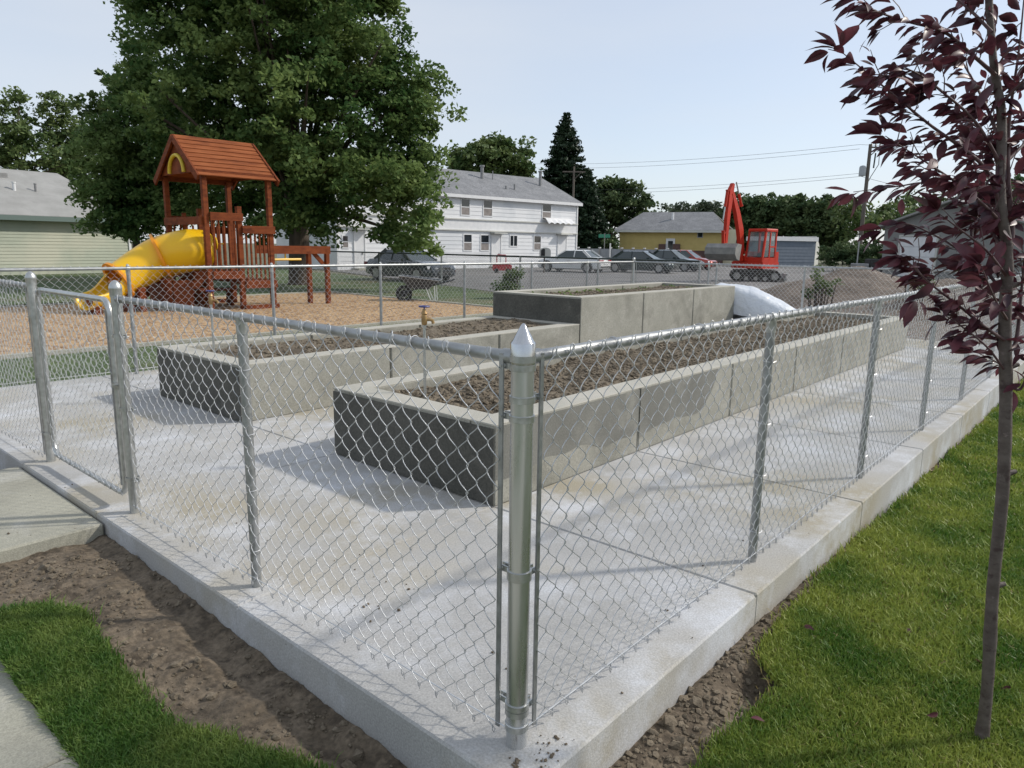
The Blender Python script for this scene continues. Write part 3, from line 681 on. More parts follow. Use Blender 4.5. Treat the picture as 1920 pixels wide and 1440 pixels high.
m_sage = mat('sage_siding', (.38,.41,.33), (.43,.46,.37), .8, .8, c3=(.50,.50,.40), s3=.3, t3=(.5,.65))
m_green = mat('green_trim', (.13,.18,.165), None, rough=.6)
m_yel = mat('yellow_siding', (.46,.36,.13), (.52,.41,.16), 1.5, .8)
m_brown = mat('brown_trim', (.09,.05,.045), (.12,.07,.06), 2, .8)
m_curt = mat('curtain_cloth', (.30,.27,.25), (.2,.18,.17), 4, .9)
m_pipe = mat('vent_metal', (.3,.3,.3), (.22,.22,.22), 4, .5, .5)
m_bw = mat('bluegrey_wall', (.12,.15,.19), (.15,.18,.22), 2, .8)
m_gar = mat('grey_garage', (.22,.22,.21), (.26,.26,.25), 1.5, .85)

# white two-storey house
F = Face(632, 44.7, 1080, 59.5); T = F.thing('house', 'white two-storey house with grey roof behind the big tree and the parked cars', 'house')
H2 = F.loc(1080, 380)[1]; zb0 = F.loc(950, 434)[1]; zb1 = F.loc(950, 414)[1]; L = F.L; DP = 8.5
b = MB(); b.box(.02, L-.02, .02, DP, 0, H2); b.add([(0.02,.02,H2),(0.02,DP,H2),(.02,DP/2,H2+2.1),(L-.02,.02,H2),(L-.02,DP,H2),(L-.02,DP/2,H2+2.1)], [(0,2,1),(3,4,5)])
siding(b, 0, L, zb1, H2, .28)
siding(b, 0, L, 0, zb0, .28)
b.build('wall', m_sid_w, T)
b = MB(); b.box(0, L, -.05, -.003, zb0, zb1); b.build('belt_panel', m_white, T)
b = MB(); b.box(-.02, L+.02, -.14, -.052, zb1-.06, zb1+.02); b.box(-.02, L+.02, -.14, -.052, zb0-.05, zb0+.03); b.build('belt_trim', m_sid_g, T)
b = MB(); b.box(-.05, .07, -.07, .0, 0, H2); b.box(L-.07, L+.05, -.07, .0, 0, H2); b.build('corner_board', m_white, T)
rf = gable_roof(T, 0, L, 0, DP, H2, H2+2.0, m_shing, ov=.3, fascia=m_white)
for px, p0, p1 in ((863,371,405),(905,374,407),(1016,381,413)):
    x0, z1 = F.loc(px, p0); x1, z0 = F.loc(px+(17 if px > 1000 else 18), p1); window(T, x0, x1, z0, z1, m_white, m_glass, 1, split=m_curt)
for px, pw, p0, p1, s_ in ((868,17,438,471,1),(900,17,439,471,1),(955,15,440,463,2),(1000,14,441,470,1),(640,14,440,466,1)):
    x0, z1 = F.loc(px, p0); x1, z0 = F.loc(px+pw, p1); window(T, x0, x1, z0, z1, m_white, m_glass, s_, split=m_curt if s_ == 1 else None)
def door(px0, px1, p0, name='door', m=m_white):
    x0, z1 = F.loc(px0, p0); x1, _ = F.loc(px1, p0); b = MB(); b.box(x0, x1, -.05, -.02, .1, z1)
    b.box(x0-.08, x0, -.08, 0, .1, z1+.08); b.box(x1, x1+.08, -.08, 0, .1, z1+.08); b.box(x0, x1, -.08, 0, z1, z1+.08)
    o = b.build('door', m, T); c = MB(); c.box(x1-.2, x1-.12, -.1, -.05, 1.0, 1.1); c.build('handle', m_pipe, o)
    c = MB(); c.box(x0-.25, x1+.25, -.9, -.02, 0, .14); c.build('door_step', m_walk, T)
    c = MB(); c.box(x0-.2, x1+.25, -.55, -.05, z1+.12, z1+.19); c.build('door_canopy', m_sid_g, T)
door(922, 938, 441); door(1046, 1061, 443); door(664, 682, 434)
x0, z1 = F.loc(1017, 410); x1, z0 = F.loc(1066, 419); b = MB(); n = 24
top = [(x0+(x1-x0)*i/n, -.35, z1+.02) for i in range(n+1)]
low = [(x0+(x1-x0)*i/n, -.75, z0-.14+.13*abs(sin(i*.62))) for i in range(n+1)]
b.grid([top, low]); b.grid([[(p[0], -.06, p[2]+.08) for p in top], top]); b.build('awning', m_white, T)
for px, pt, pb, r_ in ((925,308,333,.13),(1032,338,366,.12),(945,333,352,.04),(958,354,363,.07),(974,352,365,.07)):
    x, z = F.loc(px, pb); y = 3.0 if pb < 340 or px == 945 else (2.6 if px == 1032 else 1.3); rz_ = H2+2.0*y/(DP/2)
    h = abs(F.loc(px, pt)[1]-F.loc(px, pb)[1])*1.05
    # shift x for the depth behind the facade
    d_ = RH@F.n; x = x-y*(F.n@(F.a-CAM+F.d*x))*0 ; b = MB()
    pos = P3(px, 460, (F.a+F.d*x+F.n*y-CAM)@FH); x = float((pos-F.a)@F.d)
    b.cyl(x, y, rz_-.1, rz_+h, r_, 10); 
    if r_ > .1: b.cyl(x, y, rz_+h, rz_+h+.12, r_*1.5, 10)
    smooth_angle(b.build('vent_pipe', m_pipe, rf))
# left building
F = Face(-190, 29.5, 244, 37.5); T = F.thing('house', 'low sage green clad building with pale grey roof at the left edge', 'house')
He = F.loc(150, 404)[1]; L = F.L; DP = 9
b = MB(); b.box(.02, L-.02, .03, DP, 0, He); b.add([(0.02,.03,He),(0.02,DP,He),(.02,DP/2,He+2.0),(L-.02,.03,He),(L-.02,DP,He),(L-.02,DP/2,He+2.0)], [(0,2,1),(3,4,5)]); siding(b, 0, L, .35, He, .15, d=.02); b.box(0, L, -.01, .03, 0, .35)
b.build('wall', m_sage, T)
b = MB(); b.box(L-.08, L+.04, -.06, .02, 0, He); b.build('corner_board', m_white, T)
rf = gable_roof(T, 0, L, 0, DP, He, He+2.15, m_shing2, ov=.45, hip=1.5, fascia=m_green)
for px, pt, pb, r_ in ((9,353,370,.05),(50,358,374,.07),(90,355,374,.05)):
    y = 2.1; x = F.loc(px, 372)[0]; pos = P3(px, 455, (F.a+F.d*x+F.n*y-CAM)@FH); x = float((pos-F.a)@F.d); zr = He+2.15*y/(DP/2)
    b = MB(); b.cyl(x, y, zr-.1, zr+.45, r_, 10); b.cyl(x, y, zr+.45, zr+.5, r_*1.4, 10); smooth_angle(b.build('vent_pipe', m_white if px == 50 else m_pipe, rf))
b = MB(); x, z = F.loc(35, 341); pos = P3(35, 455, (F.a+F.d*x+F.n*3.6-CAM)@FH); x = float((pos-F.a)@F.d); b.box(x-.25, x+.25, 3.4, 3.9, He+1.7, He+1.98); b.build('roof_vent', m_pipe, rf)
# yellow house
F = Face(1161, 78, 1356, 74); T = F.thing('house', 'long yellow house with grey hip roof behind the parked cars', 'house')
He = F.loc(1250, 429)[1]; L = F.L; zb = F.loc(1250, 469)[1]
b = MB(); b.box(0.02, L-.02, .03, 7.5, 0, He); siding(b, 0, L, zb, He, .25); b.build('wall', m_yel, T)
b = MB(); b.box(-.03, L+.03, -.08, 0, 0, zb); b.build('base_skirt', m_brown, T)
rf = gable_roof(T, 0, L, 0, 7.5, He, He+1.75, m_shing, ov=.55, hip=2.2, fascia=m_sid_g)
x0, z1 = F.loc(1308, 431); x1, z0 = F.loc(1318, 446); window(T, x0, x1, z0, z1, m_pipe, m_glass, 0)
x0, z1 = F.loc(1251, 449); x1, z0 = F.loc(1263, 470)
b = MB(); b.box(x0, x1, -.06, -.02, z0-.3, z1); b.box(x0-.1, x0, -.1, 0, z0-.3, z1+.1); b.box(x1, x1+.1, -.1, 0, z0-.3, z1+.1); b.box(x0, x1, -.1, 0, z1, z1+.1); o = b.build('door', m_white, T)
b = MB(); b.box(x0+.12, x1-.1, -.075, -.061, z0-.1, z1-.15); b.build('pane', m_glass, o)
for px in (1243, 1270):
    x, z = F.loc(px, 462); b = MB(); b.box(x-.4, x+.3, -.35, -.03, z-.3, z+.25); b.build('planter_box', m_brown, T)
b = MB(); x = F.loc(1255, 408)[0]; b.cyl(x, 2, He+.8, He+1.75, .14, 10); b.build('vent_pipe', m_white, rf)
# cream end of the yellow house
b = MB(); b.box(L+.003, L+1.3, .6, 7.2, 0, He-.02); b.build('side_wing', mat('cream_wall', (.6,.56,.4), (.66,.62,.46), 2, .8), T)
# blue-grey shed
F = Face(1449, 68, 1529, 70); T = F.thing('shed', 'long blue grey shed with white roof edge right of the excavator', 'shed')
H = F.loc(1490, 452)[1]; H1 = F.loc(1490, 444)[1]; L = F.L
b = MB(); b.box(0, L, 0, 3.2, 0, H); siding(b, 0, L, .5, H, .3, d=.02); b.build('wall', m_bw, T)
b = MB(); b.prism_y([(-.3,H),(L+.15,H),(L+.15,H1),(-.3,H1)], -.15, 3.4); b.build('roof', m_white, T)
b = MB(); b.add([(L+.02,0,0),(L+.9,.4,0),(L+.9,3.0,0),(L+.02,3.2,0),(L+.02,0,H1+.1),(L+.9,.4,H-.4),(L+.9,3.0,H-.4),(L+.02,3.2,H1+.1)], [(0,1,5,4),(1,2,6,5),(2,3,7,6),(4,5,6,7)]); b.build('end_cap', m_sid_g, T)
# grey garage
F = Face(1655, 49, 1925, 42.5); T = F.thing('garage', 'grey garage with a low gable and white door behind the sapling', 'garage')
L = F.L; He = F.loc(1655, 425)[1]; Hr = F.loc(1795, 378)[1]
b = MB(); b.prism_y([(0,0),(L,0),(L,He),(L/2,Hr),(0,He)], .03, 9); b.build('wall', m_gar, T)
b = MB()
for s_ in (1, -1):
    xe, xr = (L/2-s_*(L/2+.4)), L/2
    k = (Hr-He)/(L/2); b.beam((xe, 4.4, He-.4*k+.1), (xr, 4.4, Hr+.1), 9.8, .12, up=(0,0,1))
b.build('roof', m_shing2, T)
x0, z1 = F.loc(1690, 444); x1, _ = F.loc(1757, 444); b = MB(); n = 4; hh = (z1-.05)/n
for i in range(n): b.bbox(x0, x1, -.03, .04, .05+i*hh, .05+(i+1)*hh-.02, .01)
o = b.build('garage_door', m_white, T)
b = MB(); b.box(x0-.12, x0-.003, -.06, .03, 0, z1+.12); b.box(x1+.003, x1+.12, -.06, .03, 0, z1+.12); b.box(x0, x1, -.06, .03, z1+.005, z1+.12); b.build('door_frame', m_sid_g, T)
# low grey board fence behind the cars
F = Face(1084, 66, 1252, 63); T = F.thing('board_fence', 'low grey board fence with white caps behind the white and green cars', 'fence')
H = F.loc(1160, 467)[1]; n = 9
b = MB(); b.box(0, F.L, 0, .06, 0, H)
for i in range(int(F.L/.3)): b.box(i*.3, i*.3+.27, -.02, -.001, .05, H-.02)
b.build('fence_panel', mat('grey_boards', (.25,.27,.3), (.3,.32,.35), 2, .8), T)
for i in range(n):
    x = F.L*i/(n-1); b = MB(); b.box(x-.07, x+.07, -.09, -.021, 0, H+.05); o = b.build('post', m_pipe, T); c = MB(); c.box(x-.1, x+.1, -.11, .09, H+.051, H+.14); c.build('post_cap', m_white, o)

# ------------------------------------------------------------------ dark far fence, poles, wires, small things
m_dkg = mat('dark_coated_steel', (.03,.045,.04), (.05,.06,.055), 8, .5, .3)
pA = P3(612, 465, 34.0); pB = P3(976, 465, 25.5); dd = (pB-pA)[:2]; Ld = float(np.hypot(*dd)); rzd = atan2(dd[1], dd[0])
T = thing('chain_link_fence', 'dark coated chain link fence between the grass and the parking lot', 'fence', (pA[0], pA[1], -.1), rzd)
Lt = Ld+7
b = MB(); b.tube([(0,0,1.25),(Lt,0,1.25)], .03, 8); b.build('top_rail', m_dkg, T)
for x in (0, Ld*.33, Ld*.66, Ld, Ld+3.4, Lt):
    b = MB(); b.cyl(x, 0, -.1, 1.28, .035, 8); b.build('post', m_dkg if x < Ld*.5 else m_galv_dull, T)
V, F_ = mesh_wires(Lt, z1=1.25, r=.003, sides=3, sub=1, seed=12); b = MB(); b.np_(V, F_); b.build('wire_mesh', m_galv_dull, T)
m_wood = mat('pole_wood', (.1,.085,.07), (.15,.13,.11), 3, .9, stretch=(6,6,.5))
def pole(label, px, D, pt, r, arm=True):
    p = P3(px, 465, D); top = P3(px, pt, D)[2]
    T = thing('utility_pole', label, 'utility pole', (p[0], p[1], -.13)); H = top+.13
    b = MB(); b.cyl(0, 0, -.1, H, r, 12, r*.7); smooth_angle(b.build('pole', m_wood, T))
    ax = RH*1.0
    if arm:
        b = MB(); c = np.array([0,0,H-.25 if px > 1500 else H-.5]); b.beam(c-ax*(.1 if px > 1500 else 1.1), c+ax*(.9 if px > 1500 else 1.1), .12, .12)
        b.beam(c-np.array([0,0,.75]), c+ax*.75, .06, .06); b.build('cross_arm', m_wood, T)
    return T, H, p
T, H, pp = pole('tall dark utility pole with a grey transformer right of the excavator', 1612, 62, 270, .19)
b = MB(); b.lathe([(.05,0),(.26,.05),(.26,.75),(.2,.85),(.05,.9)], tuple(RH*-.45+np.array([0,0,H-2.6])), 14); smooth_angle(b.build('transformer', mat('grey_transformer', (.35,.37,.38), None, rough=.5), T))
for k in range(3):
    b = MB(); b.lathe([(.05,0),(.09,.05),(.05,.1),(.09,.15),(.04,.22)], tuple(RH*(.1+k*.35)+np.array([0,0,H-.18])), 8); smooth_angle(b.build('insulator', m_pipe, T))
b = MB(); b.tube([tuple(RH*.8+np.array([0,0,H-.3])), tuple(RH*.85+np.array([0,0,H-1.6])), tuple(RH*.3+np.array([0,0,H-2.6])), (0,0,H-3.3)], .03, 6); b.tube([tuple(RH*.5+np.array([0,0,H-.7])), tuple(RH*.45+np.array([0,0,H-1.9]))], .06, 6); b.build('drop_cable', m_dkg, T)
pole('slim utility pole with a short cross arm in front of the tall spruce', 1072, 72, 312, .13)
m_cable = mat('cable', (.05,.05,.055), None, rough=.6)
def wire(pa, pb, sag, r=.012, label=''):
    P = [pa+(pb-pa)*t+np.array([0,0,-sag*4*t*(1-t)]) for t in np.linspace(0, 1, 24)]
    b = MB(); b.tube(P, r, 5); tag(b.build('power_line', m_cable), label, 'power line', 'overhead power lines')
LB = ['uppermost of the overhead power lines left of the dark pole', 'second overhead power line from the top left of the dark pole', 'third overhead power line from the top left of the dark pole', 'lowest of the overhead power lines left of the dark pole']
for k, (ya, yb, yl) in enumerate(((271,311,0),(279,319,0),(325,349,0),(331,356,0))):
    wire(P3(1612, ya, 62), P3(1000, yb+(-4 if k < 2 else 6), 95), .5, .013, LB[k])
wire(P3(1612, 271, 62), P3(2050, 268, 66), .3, .013, 'overhead power line right of the dark pole')
wire(P3(1612, 330, 62), P3(1960, 392, 48), .3, .013, 'thin service cable from the dark pole down to the garage')
p = P3(1133, 465, 66); T = thing('street_sign', 'small green street name sign on a thin pole in front of the trees', 'street sign', (p[0], p[1], -.13))
b = MB(); b.cyl(0,0,0,2.9,.035,8); b.build('pole', m_pipe, T); b = MB(); b.beam(-RH*.55+np.array([0,0,2.65]), RH*.5+np.array([0,0,2.65]), .03, .3); b.build('sign_plate', mat('sign_green', (.03,.22,.13), None, rough=.5), T)
p = P3(1144, 465, 64); b = MB(); b.cyl(0,0,0,1.9,.06,8); b.lathe([(.065,0),(.07,.05),(.02,.1)],(0,0,1.9),8); o = b.build('marker_post', m_white); o.location = (p[0],p[1],-.13); tag(o, 'short white marker post left of the yellow house', 'post')
p = P3(1610, 465, 50); b = MB(); b.cyl(0,0,0,2.6,.05,8); b.lathe([(.05,0),(.055,.04),(.01,.08)],(0,0,2.6),8); o = b.build('steel_post', m_galv_dull); o.location = (p[0],p[1],-.13); tag(o, 'slim pale steel post in front of the hedge beside the dark pole', 'post')
p = P3(1632, 465, 47); T = thing('utility_cabinet', 'dark utility box beside a grey one in front of the garage', 'utility box', (p[0],p[1],-.13), YAW-pi/2)
b = MB(); b.bbox(-.1,.75,-.4,.4,0,1.15,.04); b.build('body', m_dark, T); b = MB(); b.bbox(-1.0,-.15,-.4,.4,0,.85,.04); b.build('side_box', m_pipe, T)
# wheelbarrow
m_tray = mat('dark_tray', (.03,.035,.04), (.06,.065,.07), 6, .5)
p = P3(790, 465, 21.0); T = thing('wheelbarrow', 'dark wheelbarrow with pale handles on the grass beyond the wood chips', 'wheelbarrow', (p[0], p[1], -.1), YAW-pi/2)
b = MB(); rim = [(-.62,-.34,.72),(.55,-.40,.60),(.55,.40,.60),(-.62,.34,.72)]; bot = [(-.35,-.2,.36),(.2,-.24,.34),(.2,.24,.34),(-.35,.2,.36)]
b.add(rim+bot+[(x*.97,y*.97,z-.002) for x,y,z in rim]+[(x*.96,y*.96,z+.02) for x,y,z in bot], [(0,1,5,4),(1,2,6,5),(2,3,7,6),(3,0,4,7),(7,6,5,4),(9,8,12,13),(10,9,13,14),(11,10,14,15),(8,11,15,12),(12,15,14,13),(0,8,9,1),(1,9,10,2),(2,10,11,3),(3,11,8,0)]); b.build('tray', m_tray, T)
b = MB(); b.tube([*rim, rim[0]], .014, 6); b.build('tray_rim', m_galv_dull, T)
b = MB()
P = [(-.52+.19*cos(a), 0, .2+.19*sin(a)) for a in np.linspace(0, 2*pi, 21)]; b.tube(P, .055, 10, cap=False); b.cyl(-.52,0,.19,.21,.03,8); b.tube([(-.52,-.07,.2),(-.52,.07,.2)],.12,12); smooth_angle(b.build('wheel', m_dark, T))
for s_ in (-1, 1):
    b = MB(); b.tube([(-.55,s_*.09,.2),(-.2,s_*.2,.33),(.5,s_*.28,.5),(.95,s_*.3,.62)], .018, 8); b.build('handle', m_tray, T)
    b = MB(); b.tube([(.15,s_*.25,.4),(.3,s_*.28,.01),(.42,s_*.28,.01),(.4,s_*.27,.44)], .014, 6); b.build('leg', m_white, T)
# garden bits near the white house
m_red = mat('red_plastic', (.5,.03,.04), None, rough=.4)
p = P3(942, 465, 44); T = thing('toy_car', 'red plastic ride-on toy car in front of the white house', 'toy car', (p[0],p[1],-.1), YAW-pi/2)
b = MB(); b.prism_y([(-.55,.15),(.55,.15),(.6,.45),(.3,.55),(.25,.5),(-.3,.5),(-.5,.6),(-.6,.4)], -.3, .3); b.build('body', m_red, T)
b = MB(); b.prism_y([(-.35,1.0),(.25,1.0),(.2,1.1),(-.3,1.1)], -.28, .28); b.build('roof', m_red, T)
for x in (-.33, .22):
    for y in (-.26, .26): b = MB(); b.cyl(x, y, .5, 1.0, .03, 6); b.build('roof_post', m_red, T)
for x in (-.35, .35):
    for y in (-.3, .3): b = MB(); b.tube([(x, y-.05, .14), (x, y+.05, .14)], .14, 12); b.build('wheel', m_dark, T)
p = P3(1021, 465, 45); T = thing('mail_box', 'small round-topped cream box with dark opening left of the white car', 'mail box', (p[0],p[1],-.1), YAW-pi/2)
b = MB(); b.cyl(0,0,0,1.0,.05,6); b.build('post', m_wood, T)
b = MB(); b.prism_y([(-.3,1.0),(.38,1.0),(.38,1.35)]+[(.04+.34*cos(a),1.35+.2*sin(a)) for a in np.linspace(.2,pi-.2,8)]+[(-.3,1.35)], -.3, .3); b.build('body', m_sid_g, T)
b = MB(); b.prism_y([(-.22,1.04),(.02,1.04),(.02,1.45),(-.1,1.48),(-.22,1.38)], -.32, -.301); b.build('opening', m_dark, T)

# ------------------------------------------------------------------ cars
m_tyre = mat('tyre', (.02,.02,.02), (.03,.03,.03), 10, .85)
m_rim = mat('wheel_rim', (.35,.36,.37), (.5,.5,.5), 10, .35, .8)
m_cglass = mat('car_glass', (.03,.045,.045), None, rough=.05, spec=.9)
m_redl = mat('tail_lamp', (.35,.01,.02), None, rough=.2)
m_head = mat('head_lamp', (.75,.76,.78), None, rough=.1)
m_black = mat('black_trim', (.015,.015,.015), None, rough=.6)
def carpaint(n, c, me=.25): 
    m = mat(n, c, tuple(q*.92 for q in c), 2, .25, me); m.node_tree.nodes['Principled BSDF'].inputs['Coat Weight'].default_value = .7; return m
def car(label, px, D, rz, paint, L=4.6, W=1.78, H=1.42, kind='sedan', cat='car'):
    p = P3(px, 465, D); T = thing('parked_car', label, cat, (p[0], p[1], -.096), rz, 'cars in the parking lot')
    h = L/2; w_ = W/2
    # stations: x, half width, z bottom, z shoulder, z top
    S = [(-h,.78,.34,.58,.66),(-h+.08,.9,.24,.72,.86),(-h+.35,.98,.2,.8,.96),(-h+.95,1,.19,.84,.99),(-h+1.6,1,.18,.84,.95),(0,1,.18,.84,.93),(h-1.55,1,.18,.82,.94),(h-.9,.99,.19,.76,.90),(h-.35,.95,.2,.68,.80),(h-.07,.86,.24,.58,.70),(h,.74,.34,.52,.60)]
    A = []
    for x, k, zb, zs, zt in S:
        ww = w_*k
        A.append([(x, ww*.80*s, zb) if i == 0 else None for i, s in ((0, 1),)]+[(x, ww*.97, zb+.06),(x, ww, zb+(zs-zb)*.5),(x, ww*.975, zs),(x, ww*.86, zt-.02),(x, ww*.45, zt),(x, 0, zt+.012),(x, -ww*.45, zt),(x, -ww*.86, zt-.02),(x, -ww*.975, zs),(x, -ww, zb+(zs-zb)*.5),(x, -ww*.97, zb+.06),(x, -ww*.80, zb)])
    b = MB(); b.grid(A); b.add(A[0], [tuple(range(13))]); b.add(A[-1], [tuple(range(12,-1,-1))]); b.add([q for a in A for q in (a[0], a[12])], [(2*i,2*i+1,2*i+3,2*i+2) for i in range(len(A)-1)])
    # cabin
    xr0, xr1, xf1, xf0 = (-h+.72, -h+1.35, h-2.1, h-1.3) if kind == 'sedan' else (-h+.12, -h+.55, h-1.95, h-1.2)
    zc, zt = .92, H; yb, yt = w_*.86, w_*.66
    smooth_angle(b.build('body', paint, T), 40)
    b = MB()
    R1 = [(xr1, -yt, zt-.05),(xf1, -yt, zt-.05),(xf1, yt, zt-.05),(xr1, yt, zt-.05)]; R2 = [(xr1+.1,-yt*.8,zt),(xf1-.08,-yt*.8,zt),(xf1-.08,yt*.8,zt),(xr1+.1,yt*.8,zt)]
    b.add(R1+R2, [(0,1,5,4),(1,2,6,5),(2,3,7,6),(3,0,4,7),(4,5,6,7),(3,2,1,0)])
    for s in (-1, 1):
        for (xa, za, xb, zb2, t_) in ((xf0, zc-.02, xf1, zt-.04, .07),(xr0, zc, xr1, zt-.04, .16 if kind == 'sedan' else .1),((xr1+xf1)/2-.05, zc-.05, (xr1+xf1)/2-.05, zt-.04, .06)):
            b.beam((xa, s*yb, za), (xb, s*yt, zb2), .05, t_, up=(1,0,0) if xa == xb else (0,0,1))
    smooth_angle(b.build('roof', paint, T), 40)
    i = .985
    gl = MB(); gl.add([(xf0, -yb*i, zc), (xf0, yb*i, zc), (xf1+.01, yt*i, zt-.06), (xf1+.01, -yt*i, zt-.06)], [(0,1,2,3)]); gl.build('windscreen', m_cglass, T)
    gl = MB(); gl.add([(xr0, yb*i, zc+.02), (xr0, -yb*i, zc+.02), (xr1-.01, -yt*i, zt-.06), (xr1-.01, yt*i, zt-.06)], [(0,1,2,3)]); gl.build('rear_window', m_cglass, T)
    for s in (-1, 1):
        gl = MB(); gl.add([(xr0+.1, s*yb*i, zc-.04), (xf0-.05, s*yb*i, zc-.04), (xf1+.02, s*yt*i, zt-.06), (xr1, s*yt*i, zt-.06)], [(0,1,2,3) if s < 0 else (3,2,1,0)]); gl.build('side_window', m_cglass, T)
        for x in (h-.85, -h+.92):
            y = s*(w_-.1); b = MB(); b.tube([(x, y-.1, .32), (x, y+.1, .32)], .325, 24); wh = smooth_angle(b.build('wheel', m_tyre, T), 50)
            b = MB(); b.tube([(x, y+s*.101, .32), (x, y+s*.108, .32)], .21, 16)
            b.build('rim', m_rim, wh)
            b = MB(); P = [(x+.38*cos(a), s*(w_*.995), .32+.38*sin(a)) for a in np.linspace(-.15, pi+.15, 15)]; b.tube(P, .03, 5); b.build('wheel_arch', m_black, T)
        b = MB(); b.add([(h-.02-.005, s*w_*.50, .56),(h-.21, s*w_*.925, .58),(h-.26, s*w_*.93, .70),(h-.08, s*w_*.52, .675),(h+.008, s*w_*.50, .56),(h-.16, s*w_*.955, .58),(h-.22, s*w_*.955, .70),(h-.055, s*w_*.52, .68)], [(4,5,6,7),(0,1,5,4),(3,7,6,2),(1,2,6,5),(0,4,7,3)] if s > 0 else [(7,6,5,4),(4,5,1,0),(2,6,7,3),(5,6,2,1),(3,7,4,0)]); b.build('headlight', m_head, T)
        b = MB(); b.obox((-h+.05, s*w_*.66, .72), (.05, -s*0.03, 0), (.03, .24*s, 0), (0,0,.085)); b.build('tail_light', m_redl, T)
        b = MB(); b.obox((xf0-.3, s*(w_+.06), .93), (.06,0,0),(0,.09,0),(0,0,.06)); b.build('mirror', paint, T)
    b = MB(); b.obox((h-.01, 0, .40), (.03,0,0),(0,w_*.45,0),(0,0,.08)); b.obox((h-.02, 0, .6), (.03,0,0),(0,w_*.38,0),(0,0,.045)); b.build('grille', m_black, T)
    b = MB(); b.obox((-h-.015, 0, .62), (.012,0,0),(0,.26,0),(0,0,.075)); b.build('license_plate', m_white, T)
    b = MB(); b.obox((-h+.0, 0, .38), (.04,0,0),(0,w_*.76,0),(0,0,.04)); b.build('bumper_trim', m_black, T)
    return T
aR = YAW-pi/2                                    # world angle pointing to picture right
car('white sedan seen from behind at an angle, left of the green one', 1076, 47.5, aR+pi-rad(33)*1, carpaint('white_car', (.78,.79,.78), 0), 4.7, cat='car')
car('dark green sedan beside the white sedan, front to the right', 1203, 48, aR-rad(30), carpaint('green_car', (.012,.03,.03)), 4.8)
car('dark car with teal windscreen between the green sedan and the red car', 1262, 52.5, aR-rad(38), carpaint('dark_car', (.02,.035,.035)), 4.4, H=1.5)
car('small red car at the right end of the parked row', 1292, 57, aR-rad(36), carpaint('red_car', (.36,.04,.02)), 4.3, H=1.5)
car('dark car under the big tree behind the wheelbarrow', 768, 33.0, aR-rad(40), carpaint('grey_car', (.05,.06,.075)), 4.5)

# ------------------------------------------------------------------ excavator
m_exr = mat('excavator_red', (.52,.032,.012), (.42,.028,.012), 1.5, .5, spec=.3, fine=.2, c3=(.30,.035,.02), s3=2, t3=(.6,.75))
m_exg = mat('bucket_steel', (.22,.22,.21), (.32,.31,.29), 3, .5, .5)
m_track = mat('rubber_track', (.025,.024,.023), (.05,.045,.04), 6, .85)
p = P3(1418, 465, 37.5)
T = thing('excavator', 'red mini excavator with raised boom and wide grey bucket on the gravel', 'excavator', (p[0], p[1], -.095), YAW+pi+rad(-46))
UR = rad(46+90-14)
def rotz(o): o.rotation_euler = (0, 0, UR); return o
def trackshape(y0, y1):
    P = []
    for cx, a0, a1 in ((.92, -pi/2, pi/2), (-.92, pi/2, 3*pi/2)):
        for k in range(9): a = a0+(a1-a0)*k/8; P.append((cx+.28*cos(a), .28+.28*sin(a)))
    b = MB(); b.prism_y(P, y0, y1)
    for k in range(26):
        x = -1.0+2.0*k/25
        for z in (.0, .56): b.box(x-.025, x+.025, y0-.01, y1+.01, z-.02, z+.02)
    return b
for s in (-1, 1):
    o = rotz(trackshape(s*.82-.17, s*.82+.17).build('track', m_track, T))
    for x in (-.92, -.45, 0, .45, .92): b = MB(); b.tube([(x, s*.82-.185, .28 if abs(x) > .9 else .16), (x, s*.82+.185, .28 if abs(x) > .9 else .16)], .17 if abs(x) > .9 else .1, 14); b.build('roller', m_exg, o)
b = MB(); b.box(-.6,.6,-.62,.62,.3,.5); b.cyl(0,0,.5,.66,.4,20); rotz(b.build('undercarriage', m_track, T))
b = MB(); b.prism_y([(1.35,.03),(1.5,.08),(1.46,.3),(1.52,.42),(1.45,.42),(1.38,.28)], -.98, .98); b.beam((.5,-.4,.35),(1.4,-.4,.2),.1,.12); b.beam((.5,.4,.35),(1.4,.4,.2),.1,.12); rotz(b.build('dozer_blade', m_exg, T))
b = MB(); b.prism([(-1.15,-.55),(-1.25,0),(-1.15,.55),(-.85,.86),(.85,.86),(.95,.2),(.95,-.3),(.85,-.86),(-.85,-.86)], .66, .98); b.prism([(-1.15,-.5),(-1.25,0),(-1.15,.5),(-.8,.84),(-.45,.84),(-.45,-.84),(-.8,-.84)], .981, 1.5); b.prism([(-.44,-.84),(.75,-.84),(.8,-.4),(.8,-.22),(-.44,-.22)], .981, 1.3); b.build('house_body', m_exr, T)
# cab on the operator's left (local +y)
cx0, cx1, cy0, cy1, cz0, cz1 = -.44, .85, -.12, .84, .985, 2.62
cab = MB(); q = .075
for x, xt in ((cx0, cx0), (cx1, cx1-.22), (.18, .18)):
    for y in (cy0, cy1):
        if x == .18 and y == cy0: continue
        cab.beam((x, y+(q/2 if y == cy0 else -q/2), cz0), (xt, y+(q/2 if y == cy0 else -q/2), cz1-.1), q, q*1.5 if x != .18 else q, up=(1,0,0))
cab.bbox(cx0-.08, cx1-.14, cy0-.03, cy1+.03, cz1-.12, cz1+.02, .05); cab.box(cx0, cx1, cy0, cy1, cz0, cz0+.22); cab.beam((cx0,cy1-.04,1.75),(.18,cy1-.04,1.75),.06,.07)
co = cab.build('cab', m_exr, T)
gl = MB(); i = .03
gl.add([(cx1-.01,cy0+q,1.25),(cx1-.01,cy1-q,1.25),(cx1-.22,cy1-q,cz1-.14),(cx1-.22,cy0+q,cz1-.14)], [(0,1,2,3)])
